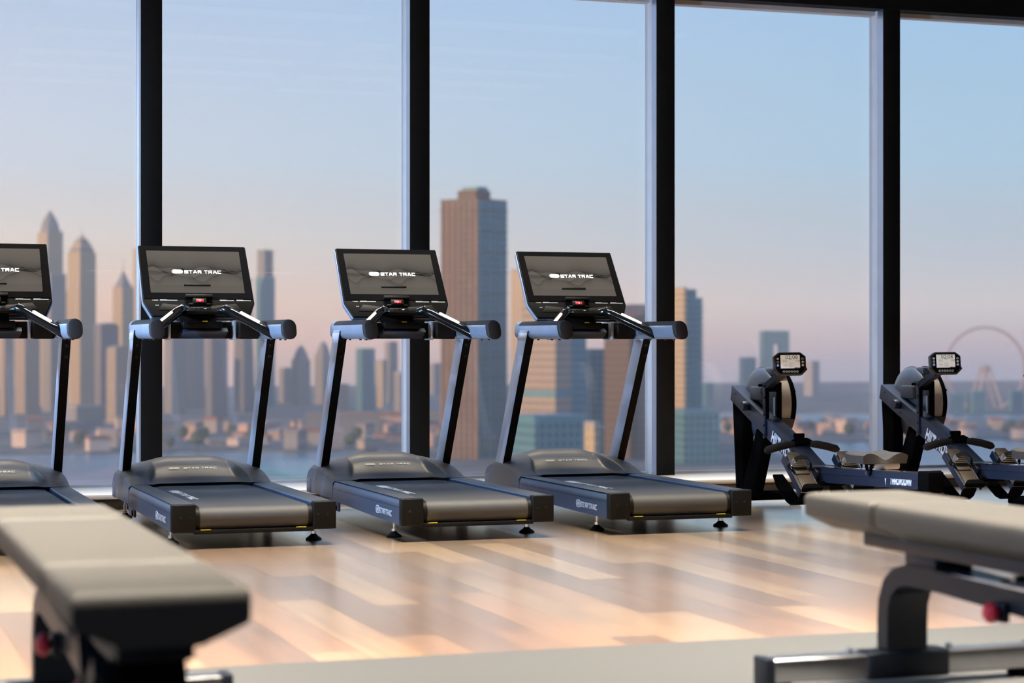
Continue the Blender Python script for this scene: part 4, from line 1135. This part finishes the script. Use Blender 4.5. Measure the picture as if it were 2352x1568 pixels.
def tower(style, x, y, w, h, yaw, fac, crown, label):
    root = empty('skyscraper' if h > 60 else 'office_block', (x, y, GZ), R(yaw))
    f = FAC[fac]; hw = w / 2
    slabm = {'teal': M['tealslab'], 'bronze': M['brownslab']}.get(fac, M['slab'])
    def bx(nm, a, m, b=0.0): return MB().box(*a, bev=b).build(nm, m, root, smooth=0)
    if crown == 'gate':
        bx('tower_leg', (-hw, -hw * .18, -hw * .45, hw * .45, 0, h), f)
        bx('tower_leg', (hw * .38, hw, -hw * .45, hw * .45, 0, h), f)
        bx('bridge', (-hw * .2, hw * .4, -hw * .45, hw * .45, h * .80, h), f)
        bx('roof', (-hw, hw, -hw * .45, hw * .45, h, h + 1.5), M['tealslab'])
    elif crown == 'taper':
        s0 = [Vector((a * hw, b * hw, 0)) for a, b in ((-1, -1), (1, -1), (1, 1), (-1, 1))]
        s1 = [Vector((a * hw * .72, b * hw * .9, h)) for a, b in ((-1.15, -1), (.6, -1), (.6, 1), (-1.15, 1))]
        MB().loft([s0, s1]).build('tower_body', f, root, smooth=0)
    elif crown == 'curve':
        pts = [(-hw, 0), (hw, 0)] + [(hw * math.cos(R(a)), h - hw * .45 + hw * .45 * math.sin(R(a))) for a in range(0, 181, 15)]
        MB().prism(pts, w, Matrix(((1, 0, 0, 0), (0, 0, -1, hw), (0, 1, 0, 0), (0, 0, 0, 1)))).build('tower_body', f, root, smooth=0)
    elif crown == 'slope':
        pts = [(-hw, 0), (hw, 0), (hw, h * 1.05), (-hw * .2, h), (-hw, h * .93)]
        MB().prism(pts, w, Matrix(((1, 0, 0, 0), (0, 0, -1, hw), (0, 1, 0, 0), (0, 0, 0, 1)))).build('tower_body', f, root, smooth=0)
    else:
        bx('tower_body', (-hw, hw, -hw, hw, 0, h), f)
    if crown in ('flat', 'prongs', 'step', 'box'):
        bx('roof_parapet', (-hw * 1.01, hw * 1.01, -hw * 1.01, hw * 1.01, h - .6, h + 1.2), slabm)
    if crown == 'dome':
        MB().lathe([(hw * 1.15, 0), (hw * 1.08, 4), (hw * .92, 9), (hw * .62, 14.5), (hw * .30, 18.5), (hw * .12, 20.5), (0, 22)], Matrix.Translation((0, 0, h)), 8).build('crown', FAC['grey'], root, smooth=0)
        for s in (-1, 1): bx('corner_fin', (s * hw * .98 - .6, s * hw * .98 + .6, -hw * 1.04, -hw * .8, h * .3, h + 2), M['slab'])
    elif crown == 'stepped':
        for q, (k, z0, z1) in enumerate(((.86, 0, 4), (.68, 4, 8.5), (.46, 8.5, 12), (.2, 12, 15))): bx('crown_tier', (-hw * k, hw * k, -hw * k, hw * k, h + z0, h + z1), FAC['gold'] if q % 2 else FAC['grey'])
        MB().cyl((0, 0, h + 15), (0, 0, h + 22), .5, .1, n=8).build('spire', M['slab'], root)
    elif crown == 'spire':
        MB().lathe([(hw * 1.25, 0), (hw * .7, 7), (hw * .25, 14), (.3, 18), (.15, 30), (0, 31)], Matrix.Translation((0, 0, h)) @ Matrix.Rotation(PI / 4, 4, 'Z'), 4).build('pyramid_roof', FAC['grey'], root, smooth=0)
    elif crown == 'cone':
        MB().lathe([(hw * 1.2, 0), (hw * .9, 6), (hw * .5, 11), (0, 14)], Matrix.Translation((0, 0, h)) @ Matrix.Rotation(PI / 4, 4, 'Z'), 4).build('pointed_roof', FAC['grey'], root, smooth=0)
    elif crown == 'prongs':
        for s in (-1, 1): bx('roof_prong', (s * hw * .52 - hw * .34, s * hw * .52 + hw * .34, -hw * .8, hw * .8, h + 1.2, h + 27), FAC['sand'] if s > 0 else FAC['grey'])
    elif crown == 'box':
        bx('roof_house', (-hw * .55, hw * .45, -hw * .55, hw * .45, h + 1.2, h + 6), FAC['bronze'])
        bx('roof_house', (-hw * .30, hw * .40, -hw * .45, hw * .40, h + 6, h + 8), M['tealslab'])
        fl = MB()
        for q in range(1, int(h / 3.6)):
            fl.box(-hw - .55 - .5 * (q % 9 == 0), hw + .35, -hw - .5 - .6 * (q % 3 == 0), hw + .4, q * 3.6 - .35, q * 3.6 + .1)
        bx('glass_front', (-hw + .2, hw, -hw - .25, -hw, 0, h), FAC['teal'])
        fl = fl.build('floor_slabs', M['brownslab'], root, smooth=0); fl['kind'] = 'stuff'
        gl_ = MB()
        for q in range(6):
            xx = -hw + .9 + q * (w - 1.8) / 5
            gl_.box(xx - .35, xx + .35, -hw - .45, -hw, 0, h)
        gl_ = gl_.build('facade_piers', M['tealslab'], root, smooth=0); gl_['kind'] = 'stuff'
        pr = MB()
        for q in range(7):
            yy = -hw + .9 + q * (w - 1.8) / 6
            pr.box(-hw - .5, -hw, yy - .55, yy + .55, 0, h)
        pr = pr.build('side_piers', M['pier'], root, smooth=0); pr['kind'] = 'stuff'
    elif crown == 'step':
        bx('upper_block', (-hw, hw * .35, -hw, hw, h, h + 6), f)
        fl = MB()
        for q in range(1, int(h / 3.4)):
            fl.box(-hw * .7, hw * 1.12, -hw * 1.12, hw, q * 3.4 - .5, q * 3.4 + .25)
        fl = fl.build('balcony_slabs', M['tealslab'], root, smooth=0); fl['kind'] = 'stuff'
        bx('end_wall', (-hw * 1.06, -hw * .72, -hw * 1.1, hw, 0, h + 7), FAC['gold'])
    if fac == 'mixed':
        bx('dark_band', (-hw * 1.02, hw * 1.02, -hw * 1.02, hw * 1.02, h * .41, h * .45), M['tealslab'])
        bx('glass_wing', (hw * .1, hw * 1.03, -hw * 1.03, hw * .5, 0, h * .96), FAC['teal'])
    tag(root, label, 'building', 'skyline towers beyond the windows')
    return root
CITY = [
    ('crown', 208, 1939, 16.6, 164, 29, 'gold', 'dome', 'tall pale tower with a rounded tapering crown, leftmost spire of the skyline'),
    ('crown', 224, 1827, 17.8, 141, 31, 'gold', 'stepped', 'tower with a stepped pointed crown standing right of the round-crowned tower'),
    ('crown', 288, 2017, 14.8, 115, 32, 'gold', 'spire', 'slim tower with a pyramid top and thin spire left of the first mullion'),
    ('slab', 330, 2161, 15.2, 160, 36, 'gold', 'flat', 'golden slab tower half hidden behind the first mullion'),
    ('slab', 147, 1695, 8.9, 76, 25, 'sand', 'flat', 'sand-coloured slab block under the cut-off treadmill console at the frame edge'),
    ('slab', 168, 1741, 14.9, 92, 29, 'sand', 'flat', 'broad grey-brown block left below the round-crowned tower'),
    ('slab', 195, 1785, 15.0, 119, 24, 'grey', 'flat', 'grey shaft in front of the round-crowned tower'),
    ('slab', 240, 2086, 6.5, 111, 53, 'gold', 'flat', 'thin golden slab between the two tallest left towers'),
    ('slab', 218, 1618, 14.9, 76, 12, 'dark', 'curve', 'dark block with an arched roof right of the stepped-crown tower'),
    ('slab', 213, 1514, 13.4, 58, 22, 'sand', 'curve', 'pale rounded block in front of the spired tower'),
    ('slab', 178, 1441, 20.0, 15, 18, 'grey', 'flat', 'low wide grey block at the foot of the stepped-crown tower'),
    ('slab', 286, 1700, 13.0, 91, 20, 'grey', 'flat', 'grey tower beside the right edge of the first mullion, below the console'),
    ('slab', 329, 1844, 13.3, 99, 25, 'grey', 'flat', 'second grey tower right of the first mullion, below the console'),
    ('slab', 301, 1589, 13.6, 88, 9, 'dark', 'flat', 'dark blue-grey slab directly under the middle of the second console'),
    ('slab', 352, 1730, 13.5, 116, 29, 'dark', 'taper', 'dark tapering tower with a glowing orange left flank'),
    ('twin', 401, 1872, 12.9, 121, 28, 'teal', 'prongs', 'teal tower topped with two prongs right of the second console'),
    ('slab', 441, 1964, 9.5, 34, 17, 'grey', 'flat', 'small grey block right of the two-pronged tower'),
    ('crown', 433, 1861, 12.6, 44, 29, 'grey', 'cone', 'grey tower with a pointed top, left of a pair in the second window'),
    ('crown', 465, 1903, 12.0, 48, 28, 'grey', 'cone', 'grey tower with a pointed top, right of a pair in the second window'),
    ('slab', 444, 1751, 10.1, 22, 21, 'sand', 'flat', 'short sandy block below the pair of pointed towers'),
    ('slab', 452, 1695, 12.6, 54, 10, 'teal', 'flat', 'blue-grey tower behind the left post of the third treadmill'),
    ('slab', 492, 1787, 7.4, 43, 35, 'gold', 'flat', 'narrow block with a golden left edge before the second mullion'),
    ('slab', 541, 1929, 9.5, 60, 14, 'grey', 'flat', 'tall narrow grey tower behind the crossbar near the second mullion'),
    ('slab', 469, 1637, 10.8, 34, 14, 'grey', 'flat', 'low grey block touching the second mullion'),
    ('slab', 671, 2202, 13.9, 35, 13, 'grey', 'flat', 'faded grey tower right of the second mullion'),
    ('big', 325, 999, 24.6, 134, 34, 'bronze', 'box', 'huge dark brown and teal tower with a box on its roof'),
    ('slab', 497, 1415, 10.6, 114, 43, 'gold', 'flat', 'orange-lit slab peeking out behind the third treadmill console'),
    ('slab', 347, 938, 22.5, 82, 28, 'mixed', 'flat', 'wide beige and blue block with a dark band behind the rightmost treadmill'),
    ('slab', 396, 1006, 10.2, 56, 4, 'teal', 'flat', 'narrow teal block between two beige blocks behind the rightmost treadmill'),
    ('slab', 403, 972, 20.3, 77, 32, 'bronze', 'slope', 'brown tower with a sloping roof left of the third mullion'),
    ('slab', 283, 770, 24.1, 30, 5, 'teal', 'flat', 'long low glazed podium behind the rightmost treadmill'),
    ('slab', 285, 727, 4.5, 29, 39, 'gold', 'flat', 'small orange block at the right end of the glazed podium'),
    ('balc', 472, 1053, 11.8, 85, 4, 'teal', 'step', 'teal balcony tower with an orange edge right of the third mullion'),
    ('slab', 414, 915, 18.5, 26, -4, 'teal', 'flat', 'low pale blue podium at the foot of the balcony tower'),
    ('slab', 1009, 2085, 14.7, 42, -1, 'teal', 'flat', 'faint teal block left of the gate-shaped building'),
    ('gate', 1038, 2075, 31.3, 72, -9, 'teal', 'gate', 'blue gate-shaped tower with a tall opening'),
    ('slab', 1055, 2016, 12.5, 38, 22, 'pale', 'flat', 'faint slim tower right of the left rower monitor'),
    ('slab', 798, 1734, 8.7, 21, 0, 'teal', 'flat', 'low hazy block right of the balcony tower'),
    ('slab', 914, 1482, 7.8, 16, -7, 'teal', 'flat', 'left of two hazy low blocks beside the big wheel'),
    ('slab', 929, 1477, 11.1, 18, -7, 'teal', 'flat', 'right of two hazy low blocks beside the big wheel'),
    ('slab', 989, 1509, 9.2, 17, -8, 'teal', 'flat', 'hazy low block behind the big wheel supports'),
]
for c in CITY: tower(*c)

# observation wheel on its supports
wh = empty('observation_wheel', (1017, 1602, GZ), R(-12))
def ringmesh(r0, r1, n=48):
    return MB().lathe([(r0, -.8), (r1, -.8), (r1, .8), (r0, .8), (r0, -.8)], frame((0, 0, 36), (1, 0, 0), (0, 0, 1)), n)
M['wheel_pink'] = mat('wheel_pink', (.50, .40, .40), .6, noise=.05, nscale=.3)
ringmesh(37.0, 39.2).build('wheel_rim', M['wheel_pink'], wh)
hb = MB().cyl((-0, -7, 36), (0, 7, 36), 3.0, n=20).build('hub', M['slab'], wh)
for s in (-1, 1):
    for t_ in (-1, 1):
        MB().cyl((t_ * 2, s * 6, 36), (t_ * 13, s * 10, 0), 1.1, .9, n=10).build('support_leg', M['wheel_pink'], wh)
for q in range(16):
    a = 2 * PI * q / 16
    MB().cyl((0, 0, 36), (37.2 * math.cos(a), 0, 36 + 37.2 * math.sin(a)), .10, n=5).build('spoke', M['slab'], wh)
tag(wh, 'pale pink observation wheel on splayed legs in the far haze', 'ferris wheel')

# ground, water
def ground_material():
    m = bpy.data.materials.new('city_ground')
    t, p = nodes_of(m)
    tcn = t.nodes.new('ShaderNodeTexCoord')
    n = t.nodes.new('ShaderNodeTexNoise'); n.inputs['Scale'].default_value = .02; n.inputs['Detail'].default_value = 8
    t.links.new(tcn.outputs['Object'], n.inputs['Vector'])
    r = t.nodes.new('ShaderNodeValToRGB')
    e = r.color_ramp.elements
    e[0].position = .32; e[0].color = (.05, .09, .10, 1); e[1].position = .68; e[1].color = (.30, .25, .21, 1)
    k = e.new(.5); k.color = (.15, .17, .17, 1)
    t.links.new(n.outputs['Fac'], r.inputs[0]); t.links.new(r.outputs[0], p.inputs['Base Color'])
    p.inputs['Roughness'].default_value = .9
    return m
M['ground'] = ground_material()
M['water'] = mat('water', (.10, .22, .29), .30, bump=.4, bscale=.25, noise=.1, nscale=.02)
M['pool'] = mat('pool', (.05, .32, .42), .25, noise=.1, nscale=.1)
M['beach'] = mat('beach', (.42, .40, .40), .8, noise=.06, nscale=.05)
g = MB().box(-1500, 3000, 150, 2700, GZ - 3, GZ - 1.0).build('water', M['water'], smooth=0)
tag(g, 'blue-grey water of the bay between the shores', 'water', kind='stuff')
def land(name, label, pts, m, z=GZ):
    o = MB().prism(pts, 1.2, Matrix.Translation((0, 0, z - 1.2))).build(name, m, smooth=0)
    tag(o, label, 'land', kind='structure'); return o
land('mainland_ground', 'grey-brown city ground under the skyline', [(-900, 1120), (150, 1130), (330, 1100), (500, 1060), (560, 1240), (690, 1610), (960, 1480), (1600, 1500), (2600, 1900), (2600, 2700), (-900, 2700)], M['ground'])
land('near_quay', 'low quay under the big towers', [(230, 640), (330, 640), (470, 880), (520, 1100), (300, 1100), (255, 800)], M['ground'], GZ + .4)
land('beach', 'pale grey beach strip near the building', [(82, 852), (118, 840), (142, 1006), (121, 944), (99, 914)], M['beach'], GZ + .3)
land('island', 'low island with houses in the bay', [(511, 1128), (555, 1096), (650, 1104), (745, 1095), (921, 1353), (776, 1385), (665, 1387)], M['ground'], GZ + .2)
land('pool_deck', 'turquoise lagoon pool by the shore', [(202, 978), (225, 1017), (243, 1002), (217, 891), (204, 902)], M['pool'], GZ + .2)

# low houses along the shores
hm = [mat('house_wall_%d' % i, c, .8, noise=.06, nscale=.3) for i, c in enumerate(((.62, .42, .31), (.52, .38, .31), (.40, .36, .35), (.64, .52, .46), (.24, .25, .29)))]
hr = [mat('house_roof_%d' % i, c, .8, noise=.06, nscale=.3) for i, c in enumerate(((.30, .14, .10), (.24, .22, .22), (.40, .33, .30)))]
WALLS = ('orange-walled', 'tan-walled', 'grey-walled', 'pale-walled', 'dark-walled'); ROOFS = ('red-brown roofed', 'grey-roofed', 'beige-roofed')
def house(x, y, w, d, h, rz, i, label, group, name='house'):
    if name == 'house': label = '%s %s %s' % (WALLS[i % 5], ROOFS[i % 3], label)
    o = empty(name, (x, y, GZ), rz)
    MB().box(-w / 2, w / 2, -d / 2, d / 2, 0, h).build('wall', hm[i % 5], o, smooth=0)
    MB().prism([(-w * .54, 0), (w * .54, 0), (w * .42, h * .25), (-w * .42, h * .25)], d * 1.06, Matrix(((1, 0, 0, 0), (0, 0, -1, d * .53), (0, 1, 0, h), (0, 0, 0, 1)))).build('roof', hr[i % 3], o, smooth=0)
    tag(o, label, 'house', group)
random.seed(11)
spots = [(318, 1248, 27), (400, 1262, 26), (372, 1330, 17)]
def free_spot(b0, b1, d0, d1, r):
    for _ in range(300):
        az = R(random.uniform(b0, b1)); rr = random.uniform(d0, d1)
        x, y = rr * math.sin(az), rr * math.cos(az)
        if all((x - a) ** 2 + (y - b) ** 2 > (r + c) ** 2 for a, b, c in spots):
            spots.append((x, y, r)); return x, y
    return None
for c in CITY: spots.append((c[1], c[2], c[3] * .8))
for q in range(56):
    w, d = random.uniform(7, 15), random.uniform(7, 11)
    s = free_spot(5.5, 17.8, 1140, 1420, math.hypot(w, d) * .55)
    if s: house(s[0], s[1], w, d, random.uniform(4, 9), R(random.uniform(0, 90)), q, 'low house on the shore at the foot of the left skyline', 'shore houses under the left skyline')
for q in range(44):
    w, d = random.uniform(7, 13), random.uniform(7, 11)
    s = free_spot(24.8, 33.6, 1285, 1450, math.hypot(w, d) * .55)
    if s: house(s[0], s[1], w, d, random.uniform(4, 8), R(random.uniform(0, 90)), q, 'low house on the island seen behind the rowing machines', 'island houses in the bay')
for x, y, w, d, h, i, lab in ((318, 1248, 46, 18, 13, 4, 'long dark warehouse-like block behind the second treadmill right post'),
                              (400, 1262, 44, 18, 12, 4, 'long dark block with a brown left part behind the third treadmill left post'),
                              (372, 1330, 26, 14, 10, 0, 'orange-brown low block between the two long dark blocks')):
    house(x, y, w, d, h, R(-14), i, lab, 'long low blocks on the shore', 'low_block')
# trees on the shores
M['leaf'] = mat('leaf', (.045, .075, .05), .8, noise=.3, nscale=.6)
def blob(r, n=7):
    b = bmesh.new(); bmesh.ops.create_icosphere(b, subdivisions=2, radius=r)
    for v in b.verts:
        v.co *= 1 + .16 * math.sin(v.co.x * 2.1 + 1.3 * v.co.z) * math.cos(v.co.y * 1.7)
    me = bpy.data.meshes.new('crown'); b.to_mesh(me); b.free(); me.materials.append(M['leaf']); return me
cm = blob(3.2); tm_ = MB().cyl((0, 0, 0), (0, 0, 4), .35, .25, n=8).mesh('trunk', M['brownslab'])
def tree(x, y, k, lab, grp):
    o = empty('tree', (x, y, GZ)); c = place('crown', cm, None, o, (0, 0, 5.5)); place('trunk', tm_, None, o); o.scale = (k, k, k); tag(o, lab, 'tree', grp)
for q in range(18):
    s = free_spot(6, 17, 1132, 1300, 5)
    if s: tree(s[0], s[1], random.uniform(.7, 1.2), 'small dark tree among the shore houses under the left skyline', 'shore trees')
for q in range(18):
    s = free_spot(24.5, 33.6, 1275, 1440, 5)
    if s: tree(s[0], s[1], random.uniform(.7, 1.2), 'small dark tree on the island behind the rowing machines', 'island trees')
tree(202, 1124, 1.3, 'single dark round tree at the water edge right of the first mullion', 'lone tree')

# thin evening haze over the bay
hz = MB().box(-1400, 3000, 120, 2720, GZ - .9, 200).build('haze', None, smooth=0)
hmx = bpy.data.materials.new('haze'); hmx.use_nodes = True
t = hmx.node_tree; t.nodes.clear()
vs = t.nodes.new('ShaderNodeVolumeScatter'); vs.inputs['Color'].default_value = (.78, .91, .95, 1); vs.inputs['Density'].default_value = .00030; vs.inputs['Anisotropy'].default_value = .2
mo_ = t.nodes.new('ShaderNodeOutputMaterial'); t.links.new(vs.outputs[0], mo_.inputs['Volume'])
hz.data.materials.append(hmx)
tag(hz, 'thin dusk haze over the bay and skyline', 'haze', kind='stuff')

# unseen block added left of the gym to keep the low sun out
nw = empty('sun_blocker', (-52, 0, GZ))
MB().box(-8, 8, -26, 12, 0, 82).build('blocker_body', FAC['grey'], nw, smooth=0)
MB().box(-8.3, 8.3, -26.3, 12.3, 82, 83.5).build('parapet', M['slab'], nw, smooth=0)
tag(nw, 'unseen grey block added left of the gym against the low sun', 'building')
